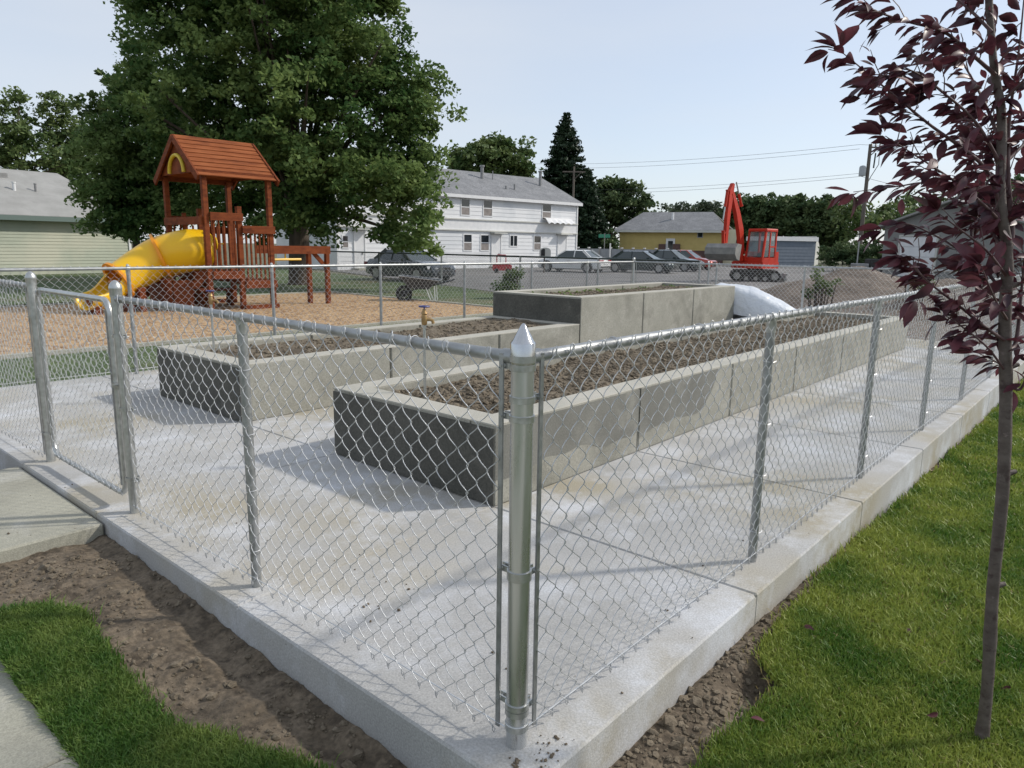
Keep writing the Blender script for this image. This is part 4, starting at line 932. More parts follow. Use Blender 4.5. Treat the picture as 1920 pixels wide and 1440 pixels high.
gl.add([(cx0+q,cy1-i,1.25),(cx1-.08,cy1-i,1.25),(cx1-.25,cy1-i,cz1-.14),(cx0+q,cy1-i,cz1-.14)], [(3,2,1,0)])
gl.add([(cx0+q,cy0+i,1.25),(cx1-.08,cy0+i,1.25),(cx1-.25,cy0+i,cz1-.14),(cx0+q,cy0+i,cz1-.14)], [(0,1,2,3)])
gl.add([(cx0+i,cy0+q,1.5),(cx0+i,cy1-q,1.5),(cx0+i,cy1-q,cz1-.14),(cx0+i,cy0+q,cz1-.14)], [(3,2,1,0)])
m_cabg = mat('cab_glass', (.25,.33,.34), None, rough=.05, spec=.8); m_cabg.node_tree.nodes['Principled BSDF'].inputs['Alpha'].default_value = .42
gl.build('cab_glass', m_cabg, co)
b = MB(); b.bbox(-.3,.15,.12,.6,1.22,1.42,.04); b.bbox(-.36,-.24,.12,.6,1.42,2.0,.04); b.build('seat', m_black, co)
# boom, arm, bucket (plane y = -.30)
by = -.34
bm = MB(); P0, P1, P2 = np.array([.95,by,1.05]), np.array([1.25,by,2.9]), np.array([1.95,by,4.55])
def tapered(mb, pts, hs, wd):
    vs = []
    for i, (p_, h_) in enumerate(zip(pts, hs)):
        t = np.array(pts[min(i+1, len(pts)-1)])-np.array(pts[max(i-1, 0)]); t = t/np.linalg.norm(t); n_ = np.array([t[2], 0, -t[0]])
        for sy, sn in ((-1,-1),(1,-1),(1,1),(-1,1)): vs.append(np.array(p_)+np.array([0,sy*wd/2,0])+n_*sn*h_/2)
    n = len(pts); mb.add(vs, [(i*4+k, i*4+4+k, i*4+4+(k+1)%4, i*4+(k+1)%4) for i in range(n-1) for k in range(4)]+[(0,1,2,3),((n-1)*4+3,(n-1)*4+2,(n-1)*4+1,(n-1)*4)])
tapered(bm, [(.98,by,1.0),(1.0,by,1.8),(1.2,by,2.55),(1.6,by,3.35),(2.1,by,4.1),(2.25,by,4.32)], [.26,.34,.42,.34,.24,.18], .2); bo = bm.build('boom', m_exr, T)
am = MB(); tapered(am, [(2.2,by,4.75),(2.36,by,4.4),(2.5,by,3.2),(2.55,by,1.9)], [.14,.36,.28,.2], .17); ao = am.build('arm', m_exr, T)
for (a_, c_, mid, par_) in (((.95,by+.0,1.35),(1.62,by,3.3),.55,bo),((1.5,by,3.65),(2.15,by,4.75),.5,bo),((2.62,by,4.3),(2.85,by,2.9),.55,ao)):
    a_, c_ = np.array(a_), np.array(c_); m2 = a_+(c_-a_)*mid; off_ = np.array([-.28 if par_ is bo else .03, 0, .1])
    b = MB(); b.tube([a_+off_, m2+off_], .07, 12); b.tube([a_+off_-(c_-a_)*.02, a_+off_+(c_-a_)*.02], .09, 10); smooth_angle(b.build('hydraulic_cylinder', m_exr, par_))
    b = MB(); b.tube([m2+off_, c_+off_], .035, 10); b.build('piston_rod', m_galv, par_)
b = MB(); b.tube([(1.2,by-.14,1.9),(1.05,by-.15,2.9),(1.6,by-.12,3.7),(2.1,by-.12,4.4),(2.4,by-.11,4.0),(2.5,by-.13,3.0)], .025, 6); b.build('hose', m_black, bo)
b = MB(); b.beam((2.80,by,2.5),(2.7,by,1.82),.14,.1); b.beam((2.5,by,2.3),(2.82,by,2.46),.14,.08); b.build('bucket_linkage', m_exr, ao)
prof = [(2.42,1.82),(2.78,1.86),(2.98,1.66),(3.0,1.36),(2.82,1.14),(2.55,1.06)]
b = MB(); hw = .82
for i in range(len(prof)-1):
    a_, c_ = prof[i], prof[i+1]; b.beam((a_[0],by,a_[1]),(c_[0],by,c_[1]),2*hw,.03, up=(0,0,1) if abs(a_[1]-c_[1]) < .25 else (1,0,0))
for s in (-1, 1): b.prism_y(prof, by+s*hw-.02, by+s*hw+.02)
b.build('bucket', m_exg, T)

# ------------------------------------------------------------------ play tower
m_rcedar = mat('roof_cedar', (.21,.062,.022), (.30,.10,.038), 5, .75, spec=.12, c3=(.14,.042,.018), s3=3, t3=(.55,.7), stretch=(.4,3,3), fine=.3)
m_cedar = mat('frame_cedar', (.13,.033,.012), (.21,.056,.018), 5, .7, spec=.15, c3=(.09,.022,.009), s3=3, t3=(.55,.7), stretch=(1,1,2.5))  # frame timber, darker than the roof boards
m_ydk = mat('yellow_plastic', (.82,.50,.010), (.80,.47,.010), 2, .35)
m_yor = mat('amber_flange', (.78,.30,.01), None, rough=.4)
pc = onz(455, 580, -.09); RT = rad(-2)
ax_ = np.array([cos(RT), sin(RT), 0]); ay_ = np.array([-sin(RT), cos(RT), 0])
ctr = pc+ay_*1.05+ax_*.03; G0 = -.088
T = thing('play_tower', 'cedar play tower with pitched roof, yellow tube slide and climbing beam on wood chips', 'play set', (ctr[0], ctr[1], G0), RT)
def tl(w): d = np.array(w)-np.array([ctr[0], ctr[1], G0]); return np.array([d@ax_, d@ay_, d[2]])
hx, hy = .79, 1.05; ps = .115
EZ = 3.13; RZ_ = 4.0
def pbox(b, *a): return b.bbox(*a, .006)
def pl(name, *a, par=None, m=m_cedar):
    b = MB(); pbox(b, *a); return b.build(name, m, par or T)
for x, y, h_ in ((-hx,-hy,EZ),(hx,-hy,EZ),(-hx,hy,EZ),(hx,hy,EZ)): pl('post', x-ps/2, x+ps/2, y-ps/2, y+ps/2, 0, h_)
pl('post', -.06, .055, -hy-ps/2, -hy+ps/2, 0, 2.42); pl('post', -.06, .055, hy-ps/2, hy+ps/2, 0, 2.42)
for x, y, h_ in ((.32, hy, 2.35), (-.4, hy, 2.3)): pl('picket', x-.05, x+.05, y-.03, y+.03, .8, h_)
pl('deck', -hx, -.06, -hy, hy, .86, .93); pl('deck', .06, hx, -hy, hy, .62, .69)
pl('floor_beam', -hx+.06, .0, -hy-.1, -hy-.06, .74, .92); pl('floor_beam', .06, hx+.08, -hy-.1, -hy-.06, .50, .69)
pl('floor_beam', -hx-.1, -hx-.06, -hy, hy, .74, .92); pl('floor_beam', hx+.06, hx+.1, -hy, hy, .5, .69); pl('floor_beam', -hx, hx, hy+.06, hy+.1, .7, .88)
pl('ground_beam', .0, hx+.1, -hy-.12, -hy-.07, .0, .1); pl('ground_beam', -hx, hx, hy+.06, hy+.11, 0, .1)
pl('rail_board', -hx+.06, .06, -hy-.11, -hy-.06, 2.08, 2.26); pl('rail_board', .03, hx+.08, -hy-.11, -hy-.06, 1.80, 1.98)
pl('rail_board', -hx, .06, hy+.06, hy+.11, 2.05, 2.22); pl('rail_board', 0, hx, hy+.06, hy+.11, 1.80, 1.98); pl('rail_board', -hx-.11, -hx-.06, -hy, hy, 1.98, 2.16)
pl('rail_board', hx+.06, hx+.11, -hy, -.1, 1.80, 1.98)
for k in range(5): x = -hx+.15+k*.125; pl('baluster', x-.022, x+.022, -hy-.055, -hy-.02, .9, 2.1)
for k in range(6): x = .14+k*.112; pl('baluster', x-.022, x+.022, -hy-.055, -hy-.02, .6, 1.85)
for k in range(10): x = -hx+.15+k*.155; pl('baluster', x-.022, x+.022, hy+.02, hy+.055, .9, 2.0)
pl('back_panel', -hx+.1, -.1, hy-.15, hy-.1, .0, .7); 
# yellow steering wheel inside
b = MB(); P = [(-.32+.0*a, -.35+.17*cos(a), 1.55+.17*sin(a)) for a in np.linspace(0, 2*pi, 17)]; b.tube(P, .025, 8, cap=False); b.tube([(-.32,-.35,1.38),(-.32,-.35,1.72)], .018, 6); b.tube([(-.32,-.52,1.55),(-.32,-.18,1.55)], .018, 6); b.tube([(-.32,-.35,1.55),(-.05,-.35,1.55)], .02, 6); smooth_angle(b.build('steering_wheel', m_ydk, T))
# roof boards
rfp = MB(); n = 9; ov = .14
for s in (-1, 1):
    ye, yr = s*(hy+ov), 0; ze = EZ-.1
    for k in range(n):
        f0, f1 = k/n, (k+1)/n+.012
        a_ = np.array([0, ye+(yr-ye)*f0, ze+(RZ_-ze)*f0+.035]); c_ = np.array([0, ye+(yr-ye)*f1, ze+(RZ_-ze)*f1+.012]); d_ = c_-a_; Lb = np.linalg.norm(d_)
        rfp.obox((a_+c_)/2, (hx+.17, 0, 0), d_/2, np.cross((1,0,0), d_/Lb)*.011*(1 if s < 0 else -1))
ro = rfp.build('roof', m_rcedar, T)
for s in (-1, 1):
    for x in (-hx-.19, hx+.19):
        b = MB(); b.beam((x, s*(hy+ov+.02), EZ-.13), (x, 0, RZ_-.03), .045, .15); b.build('barge_board', m_cedar, ro)
    b = MB(); b.beam((-hx-.15, s*(hy+.02), EZ+.0), (hx+.15, s*(hy+.02), EZ+.0), .05, .14); b.build('eave_beam', m_cedar, ro)
for x in (-hx-.12, hx+.10):
    b = MB(); b.add([(x,-hy-.03,EZ+.02),(x,hy+.03,EZ+.02),(x,0,RZ_-.08),(x+.025,-hy-.03,EZ+.02),(x+.025,hy+.03,EZ+.02),(x+.025,0,RZ_-.08)], [(0,2,1),(3,4,5),(0,1,4,3),(1,2,5,4),(2,0,3,5)]); b.build('gable_panel', m_cedar, ro)
b = MB(); P = [(-hx-.15, .40*cos(a), EZ+.04+.40*sin(a)) for a in np.linspace(0, pi, 15)]; b.tube(P, .045, 8); smooth_angle(b.build('arch_window', mat('arch_yellow', (.6,.45,.03), None, rough=.5), ro))
# tube slide
DT = float((ctr-CAM)@FH)
SP_ = [tl(P3(384, 463, DT-.25)), tl(P3(345, 467, DT-.55)), tl(P3(303, 483, DT-1.0)), tl(P3(262, 503, DT-1.35)), tl(P3(222, 527, DT-1.75))]
SP_[0] = np.array([-hx+.25, -.30, 1.36]); SP_.insert(1, np.array([-hx-.12, -.31, 1.38])); SP_.pop(2)
def smoothpath(P, n=20):
    P = [np.array(p) for p in P]; out = []
    Q = [2*P[0]-P[1]]+P+[2*P[-1]-P[-2]]
    for i in range(1, len(Q)-2):
        for t in np.linspace(0, 1, n//(len(P)-1)+1)[:-1 if i < len(Q)-3 else None]:
            out.append(.5*((2*Q[i])+(-Q[i-1]+Q[i+1])*t+(2*Q[i-1]-5*Q[i]+4*Q[i+1]-Q[i+2])*t*t+(-Q[i-1]+3*Q[i]-3*Q[i+1]+Q[i+2])*t**3))
    return out
path = smoothpath(SP_, 24); rs = .50; RSL = list(np.interp(np.linspace(0, 1, len(path)), [0,.5,1], [.50,.49,.38]))
b = MB(); b.tube(path, RSL, 28, cap=False); so_ = b.build('tube_slide', m_ydk, T, smooth=True)
b = MB(); b.tube(path, [q-.02 for q in RSL], 28, cap=False); b.build('tube_inside', m_yor, so_, smooth=True)
def flange(i):
    rs = RSL[i]
    a_ = path[i]; t = path[min(i+1, len(path)-1)]-path[max(i-1, 0)]; t /= np.linalg.norm(t); b = MB(); m = 36
    u_ = np.cross(t, (0,0,1)); u_ /= np.linalg.norm(u_); v_ = np.cross(u_, t); vs = []
    for k in range(m):
        q_ = 2*pi*k/m
        for r_, o_ in ((rs-.01,-.035),(rs+.085,-.03),(rs+.085,.03),(rs-.01,.035)): vs.append(a_+(u_*cos(q_)+v_*sin(q_))*r_+t*o_)
    b.add(vs, [(k*4+j, k*4+(j+1)%4, ((k+1)%m)*4+(j+1)%4, ((k+1)%m)*4+j) for k in range(m) for j in range(4)]); smooth_angle(b.build('flange', m_yor, so_))
flange(12); flange(len(path)-1)
# open run-out chute
E0 = path[-1]; t0 = path[-1]-path[-3]; t0 /= np.linalg.norm(t0)
rs = .38
CPn = smoothpath([E0+np.array([0,0,0]), tl(P3(190, 556, DT-2.15)), tl(P3(158, 568, DT-2.5))], 16); A = []
for i, c_ in enumerate(CPn):
    t = CPn[min(i+1, len(CPn)-1)]-CPn[max(i-1, 0)]; t /= np.linalg.norm(t); u_ = np.cross(t, (0,0,1)); u_ /= np.linalg.norm(u_); f = i/(len(CPn)-1)
    hi = np.interp(f, [0,.35,1], [1.35,.5,.28])*pi/2
    A.append([c_+np.array([0,0,.12*f])+u_*rs*sin(q_)*1.0-np.array([0,0,1])*rs*(cos(q_))*(1-.25*f) for q_ in np.linspace(-(pi/2)*1.0-hi*.3, (pi/2)*1.0+hi*.3, 21)])
b = MB(); b.grid(A); o = b.build('runout_chute', m_ydk, so_, smooth=True); md = o.modifiers.new('s', 'SOLIDIFY'); md.thickness = .035
for px, D_ in ((178, DT-2.3), (240, DT-1.6), (262, DT-1.5)):
    q_ = tl(P3(px, 590, D_)); b = MB(); b.bbox(q_[0]-.07, q_[0]+.07, q_[1]-.3, q_[1]+.3, 0, .32 if px < 200 else .55, .01); b.build('slide_support', m_cedar, T)
# climbing frame at the back left: slanted ladder with treads
for y in (hy+.2, hy+.9):
    b = MB(); b.beam((-hx-.9, y, 0.02), (-hx+.1, y, 1.0), .05, .2); b.build('ladder_side', m_cedar, T)
for k in range(5):
    f = (k+.6)/5.4; b = MB(); b.box(-hx-.9+f-.1, -hx-.9+f+.1, hy+.22, hy+.88, f*.95, f*.95+.04); b.build('ladder_tread', m_cedar, T)
b = MB(); b.bbox(-hx-.75, -hx-.68, -.6, .6, 0, .75, .01); b.bbox(-hx-.66, -hx-.2, -.6,-.55, 0,.7,.01); b.build('under_panel', m_cedar, T)
b = MB(); b.bbox(-.55, .45, .1, .5, .38, .44, .01); b.bbox(-.45,-.38,.15,.45,0,.38,.01); b.bbox(.28,.35,.15,.45,0,.38,.01); b.build('under_bench', m_cedar, T)
# monkey beam
xb = 2.35; zb_ = 1.38; yb_ = -.25
e_ = tl(P3(612, 465, (onz(614, 569, -.09)-CAM)@FH)); e2 = tl(onz(582, 568, -.09)); xb = float((e_[0]+e2[0])/2); 
b = MB(); b.beam((hx, -hy+.1, 1.42), (e_[0]+.1, e_[1], 1.42), .06, .2); b.build('climbing_beam', m_cedar, T)
b = MB(); b.beam((hx, -hy+.75, 1.42), (e2[0]+.2, e2[1]+.25, 1.42), .06, .2); b.build('climbing_beam', m_cedar, T)
for q_ in (e_, e2): b = MB(); pbox(b, q_[0]-.05, q_[0]+.06, q_[1]-.05, q_[1]+.06, 0, 1.5); b.build('beam_leg', m_cedar, T)
b = MB(); b.beam((e_[0]-.4, e_[1]+.02, 1.36), (e_[0], e_[1]+.02, .95), .05, .1); b.build('brace', m_cedar, T)
b = MB(); b.tube([(hx+.05,-hy+.2,1.18),(hx+.95,-hy+.24,1.18)], .03, 8); b.tube([(hx+.5,-hy+.22,1.18),(hx+.5,-hy+.22,1.35)], .02, 6); b.build('trapeze_bar', m_ydk, T)

# ------------------------------------------------------------------ trees
m_bark = mat('bark', (.06,.045,.035), (.11,.085,.065), 3, .95, bump=.03, bscale=9, stretch=(3,3,.6))
def crown(blobs, leaf, nl, seed, clump=.55, per=60, fill=.25):
    """blobs: (centre, radii). clumps are spread over each blob's shell and sparsely inside"""
    rg = np.random.default_rng(seed); vol = np.array([ (r[0]*r[1]*r[2])**(2/3) for c, r in blobs]); nb = np.maximum(3, (nl/per*vol/vol.sum())).astype(int); out = []; cl = []
    for (c, r), k in zip(blobs, nb):
        d = rg.standard_normal((k, 3)); d /= np.linalg.norm(d, axis=1, keepdims=True)
        rad_ = np.where(rg.random(k) < fill, rg.uniform(.2, .7, k), rg.uniform(.70, 1.06, k)+.2*(rg.random(k) < .18))[:, None]
        C_ = np.array(c)+d*rad_*np.array(r); cl.append(C_)
        s_ = clump*rg.uniform(.55, 1.35, (k, 1, 1))
        q = rg.standard_normal((k, per, 3)); q /= np.linalg.norm(q, axis=2, keepdims=True); q *= rg.random((k, per, 1))**.45
        q *= s_*np.array([1.15, 1.15, .62]); q[..., 2] -= .25*(q[..., 0]**2+q[..., 1]**2)/np.maximum(s_[..., 0], .1)
        out.append((C_[:, None]+q).reshape(-1, 3))
    P = np.concatenate(out); V, F = leafset(P, leaf, rg); return V, F, np.concatenate(cl)
def limb_tree(name, label, base, blobs, mleaf, leaf, nl, seed, tr=.25, clump=.55, per=60, group=None, fill=.25, nlimb=14, htr=None):
    T = thing(name, label, 'tree', base, 0, group); B = np.array(base, float)
    bl = [(np.array(c)-B, np.array(r)) for c, r in blobs]
    V, F, C_ = crown(bl, leaf, nl, seed, clump, per, fill); b = MB(); b.np_(V, F); b.build('crown', mleaf, T)
    rg = np.random.default_rng(seed+1); zc = htr or min(c[2] for c, r in bl)*.6; b = MB(); cm = np.mean([c for c, r in bl], 0)
    fork = np.array([cm[0]*.12, cm[1]*.12, max(zc, .8)])
    b.tube([(0,0,-.2),(0,0,.15),fork*.6,fork], [tr*1.35, tr*1.05, tr*.92, tr*.85], 12)
    for k in rg.choice(len(C_), min(nlimb, len(C_)), replace=False):
        e = C_[k]; m1 = fork+(e-fork)*.45+np.array([0,0,.12*np.linalg.norm(e-fork)])*rg.uniform(-.2,1)
        b.tube([fork*.95, fork+(m1-fork)*.5+rg.standard_normal(3)*.1*tr*4, m1, e], [tr*.5, tr*.36, tr*.22, tr*.06], 7)
    smooth_angle(b.build('trunk', m_bark, T), 60); return T
def pxblob(px, py, rx, ry, D, dz=1.0, dd=None):
    """an ellipsoid whose outline covers the given picture ellipse at depth D"""
    c = P3(px, py, D); k = D/FPX; r = rx*k; return (c, (r, r if dd is None else dd, ry*k))
m_leafA = leafmat('maple_leaves', (.055,.115,.035), (.205,.28,.095), .4, .42, .6, .1)
m_leafB = leafmat('light_leaves', (.06,.11,.035), (.17,.22,.08), .5, .3)  # light tone stands in for haze on far trees; bushes share it
m_leafC = leafmat('far_leaves_hazed', (.05,.09,.04), (.14,.185,.08), .35, .25, .6, .1)  # brightened in place of distance haze
m_leafD = leafmat('distant_leaves_hazed', (.07,.10,.065), (.12,.15,.09), .3, .2)  # pale tone in place of haze over the farthest trees
m_spr = leafmat('spruce_needles', (.012,.028,.014), (.035,.06,.03), .6, .1)
b1 = [pxblob(500,40,190,120,28), pxblob(640,70,120,110,27), pxblob(330,60,90,70,28), pxblob(420,190,170,120,27), pxblob(600,230,150,120,26.5), pxblob(745,205,85,95,27.5), pxblob(780,160,50,50,28), pxblob(690,330,110,75,26), pxblob(790,300,50,60,27.5), pxblob(560,-60,200,100,28.5), pxblob(700,-20,60,70,28),
      pxblob(580,340,110,60,28), pxblob(760,360,75,45,25.5), pxblob(795,425,50,45,25), pxblob(735,435,45,35,26), pxblob(450,300,120,70,29), pxblob(610,395,60,28,27), pxblob(260,-10,40,30,28), pxblob(700,140,70,60,28), pxblob(375,-40,110,60,28.5), pxblob(520,380,80,40,30), pxblob(355,388,45,34,29.5), pxblob(432,385,50,48,29.5), pxblob(560,415,48,42,25.5), pxblob(500,420,45,35,28)]
bx, by_ = GP(560, 28.5)
limb_tree('broadleaf_tree', 'huge dark green tree behind the play tower, reaching over the top of the picture', (bx, by_, -.13), b1, m_leafA, .12, 150000, 21, .42, .46, 90, nlimb=44, htr=2.6, fill=.42)
b2 = [pxblob(240,300,85,95,31), pxblob(205,350,50,50,30.5), pxblob(300,370,80,60,31), pxblob(285,210,60,80,31), pxblob(230,420,55,25,30), pxblob(330,290,60,90,32), pxblob(190,250,30,35,31), pxblob(270,120,28,60,31)]
bx, by_ = GP(255, 31.5)
limb_tree('broadleaf_tree', 'dark green tree left of the play tower, hanging over the sage green building', (bx, by_, -.13), b2, m_leafA, .12, 42000, 22, .17, .5, 90, nlimb=12, htr=2.4, fill=.35)
def simple(label, px, D, blobs, m, leaf, nl, seed, clump, tr=.25, grp='trees behind the houses', nlimb=12, fill=.2):
    bx, by_ = GP(px, D); return limb_tree('broadleaf_tree', label, (bx, by_, -.13), [pxblob(*q) for q in blobs], m, leaf, nl, seed, tr, clump, 50, grp, nlimb=nlimb, fill=fill)
simple('airy light green tree at the left edge above the sage green roof', 40, 52, [(20,240,45,65,52),(60,290,55,45,52),(-30,260,40,80,52),(30,190,20,20,52)], m_leafB, .19, 8500, 31, .62)
simple('pale green tree between the left edge tree and the big tree', 120, 55, [(110,230,35,50,55),(130,300,45,40,55),(150,270,30,40,55),(95,190,15,18,55)], m_leafB, .19, 6500, 32, .6)
simple('thin wispy tree top just left of the big tree', 195, 48, [(195,165,35,30,48),(225,150,20,35,48),(175,200,30,30,48),(210,210,40,40,48),(190,300,50,60,48)], m_leafB, .22, 3200, 33, .5)
simple('round green tree rising behind the roof of the white house', 915, 78, [(905,300,50,35,78),(945,305,45,35,78),(870,310,30,30,78),(980,315,25,30,78),(925,275,35,18,78),(985,270,8,14,78),(860,285,14,22,78)], m_leafB, .32, 8000, 34, .95, .3)
simple('mid green tree right of the tall spruce', 1140, 88, [(1140,380,45,40,88),(1175,370,35,30,88),(1150,350,25,15,88),(1110,400,30,50,88),(1195,400,25,40,88),(1190,430,25,35,88)], m_leafC, .34, 8000, 35, 1.0, .3)
far_l = ['low rounded tree on the far tree line above the left end of the yellow house', 'distant tree behind the middle of the yellow roof', 'distant tree behind the right end of the yellow roof', 'taller dark tree directly behind the excavator boom', 'dark tree above the excavator cab', 'broad dark tree right of the excavator cab', 'bright green topped tree over the blue grey shed', 'dark tree left of the utility pole']
for k, (px, top, wd, D) in enumerate(((1240,378,40,110),(1292,372,40,112),(1340,368,36,108),(1385,362,34,100),(1425,358,38,98),(1462,356,42,96),(1520,357,46,92),(1555,370,34,90))):
    simple(far_l[k], px, D, [(px,top+30,wd*.8,22,D),(px-wd*.35,top+48,wd*.7,32,D),(px+wd*.4,top+50,wd*.7,34,D),(px,top+78,wd,34,D)], m_leafD if k < 3 else m_leafC, .36, 5500, 40+k, 1.0, .3, 'trees of the far tree line')
simple('light tree behind the utility pole partly hidden by purple leaves', 1640, 84, [(1630,420,40,35,84),(1600,400,30,30,84),(1680,405,40,25,84)], m_leafB, .34, 2600, 52, 1.1, .25, 'trees of the far tree line')
simple('spreading tree behind the garage at the right edge', 1800, 90, [(1780,390,90,35,90),(1880,380,60,45,90)], m_leafC, .36, 5000, 53, 1.1, .25, 'trees of the far tree line')
def hedge(label, px, D, blobs, seed, m=m_leafC, leaf=.14, n=9000, clump=.4, name='hedge', cat='hedge'):
    bx, by_ = GP(px, D); T = thing(name, label, cat, (bx, by_, -.13)); V, F, C_ = crown([(np.array(pxblob(*q)[0])-np.array((bx,by_,-.13)), pxblob(*q)[1]) for q in blobs], leaf, n, seed, clump, 50, .3); b = MB(); b.np_(V, F); b.build('foliage', m, T)
    b = MB()
    for k in C_[::max(1, len(C_)//10)]: b.tube([(k[0]*.7, k[1]*.7, 0), tuple(k)], [.03, .01], 5)
    b.build('stem', m_bark, T)
hedge('dark green hedge between the blue grey shed and the garage', 1600, 58, [(1575,478,35,20,58),(1625,480,35,20,57),(1600,470,25,16,59),(1655,476,22,22,56)], 55)
hedge('dark shrub at the left end of the yellow house', 1150, 76, [(1148,455,10,20,76),(1140,468,14,14,76)], 57, leaf=.2, n=1500)
hedge('grey green weedy bush in front of the dark coated fence', 960, 22.5, [(962,528,12,17,22.5),(945,540,16,8,22.3),(972,510,6,10,22.5),(950,520,7,12,22.6)], 56, m_leafB, .05, 2200, .2, 'bush', 'bush')
hedge('spindly green weed growing in front of the end fence', 1545, 19, [(1535,530,22,16,19),(1560,540,18,14,19),(1530,515,8,10,19),(1520,548,14,10,19)], 58, m_leafB, .05, 700, .14, 'weed', 'weed')
hedge('small weed in the dirt left of the sapling near the end fence', 1722, 18, [(1715,530,20,10,18),(1735,526,16,8,18)], 59, m_leafB, .05, 600, .13, 'weed', 'weed')
# tall spruce
def spruce(label, px, D, ptop, wid, seed, group=None):
    wid *= 1.5
    bx, by_ = GP(px, D); top = P3(px, ptop, D)[2]+.13; T = thing('spruce_tree', label, 'tree', (bx, by_, -.13), 0, group); rg = np.random.default_rng(seed)
    Rm = wid*D/FPX/2; pts = []; b = MB(); b.tube([(0,0,-.2),(0,0,top*.5),(0,0,top)], [.32,.17,.02], 10)
    nlev = 46
    for i in range(nlev):
        f = i/(nlev-1); z = .6+(top-.7)*f; r = Rm*(1-f)**.72*rg.uniform(.82, 1.08); nb = max(5, int(17*(1-f)+7))
        for k in range(nb):
            a = rg.uniform(0, 2*pi); rr = r*rg.uniform(.75, 1.12); e = np.array([cos(a)*rr, sin(a)*rr, z-.12*rr+.3*rr*(f-.5)*.3])
            m_ = max(14, int(rr*36)); t = rg.random(m_)**.6; P = np.array([0,0,z+.05])+(e-np.array([0,0,z]))*t[:, None]+np.stack([rg.normal(0,.16,m_), rg.normal(0,.16,m_), -np.abs(rg.normal(0,.16,m_))*t+.14*t**3], -1); pts.append(P)
            if k % 4 == 0: b.tube([(0,0,z), tuple(e)], [.04,.01], 4)
    V, F = leafset(np.concatenate(pts), .2, rg, .2, 2.2); c = MB(); c.np_(V, F); c.build('crown', m_spr, T); smooth_angle(b.build('trunk', m_bark, T))
spruce('tall dark spruce rising at the right end of the white house', 1056, 80, 213, 108, 61, 'spruces beside the white house')
spruce('shorter dark spruce at the right foot of the tall one', 1098, 78, 318, 66, 62, 'spruces beside the white house')

# ------------------------------------------------------------------ purple-leaved sapling
m_pbark = mat('sapling_bark', (.07,.052,.045), (.13,.105,.092), 14, .7, bump=.002, bscale=90, c3=(.05,.03,.028), s3=20, t3=(.55,.65), stretch=(1,1,1.5), c4=((.19,.15,.14), 26, (.6,.68)))
m_ptwig = mat('twig_bark', (.07,.03,.035), (.12,.07,.07), 20, .6)
m_purple = leafmat('purple_leaves', (.040,.013,.022), (.15,.045,.06), 14, .3, .42, .5)
D0 = float((np.array([1.228,-1.058,0])-CAM)@FH)
sb = np.array([1.228,-1.058,-.16])
T = thing('sapling', 'purple leaved young tree with a slim trunk standing on the lawn by the fence', 'tree', sb)
def sp(px, py, dd=0.): return P3(px, py, D0+(dd*.45 if dd < 0 else dd))-sb
b = MB(); trunk = smoothpath([(0,0,-.03), sp(1851,1290), sp(1862,1100,.005), sp(1880,920,0), sp(1886,740,0), sp(1884,600,.01), sp(1889,480,.0), sp(1876,370,-.01), sp(1878,220,.02), sp(1862,110,.03), sp(1852,-60,.05), sp(1846,-300,.05)], 66)
ft = np.linspace(0, 1, len(trunk)); rt_ = np.random.default_rng(3); b.tube(trunk, list(np.interp(ft, [0,.02,.06,.45,.55,1], [.029,.0235,.019,.0175,.0155,.007])*(1+.035*rt_.standard_normal(len(trunk)))), 14)
for k in (12, 19, 26, 33): b.tube([trunk[k], trunk[k]+np.array([.028,-.028,.01])], [.012,.007], 8)
smooth_angle(b.build('trunk', m_pbark, T), 60)
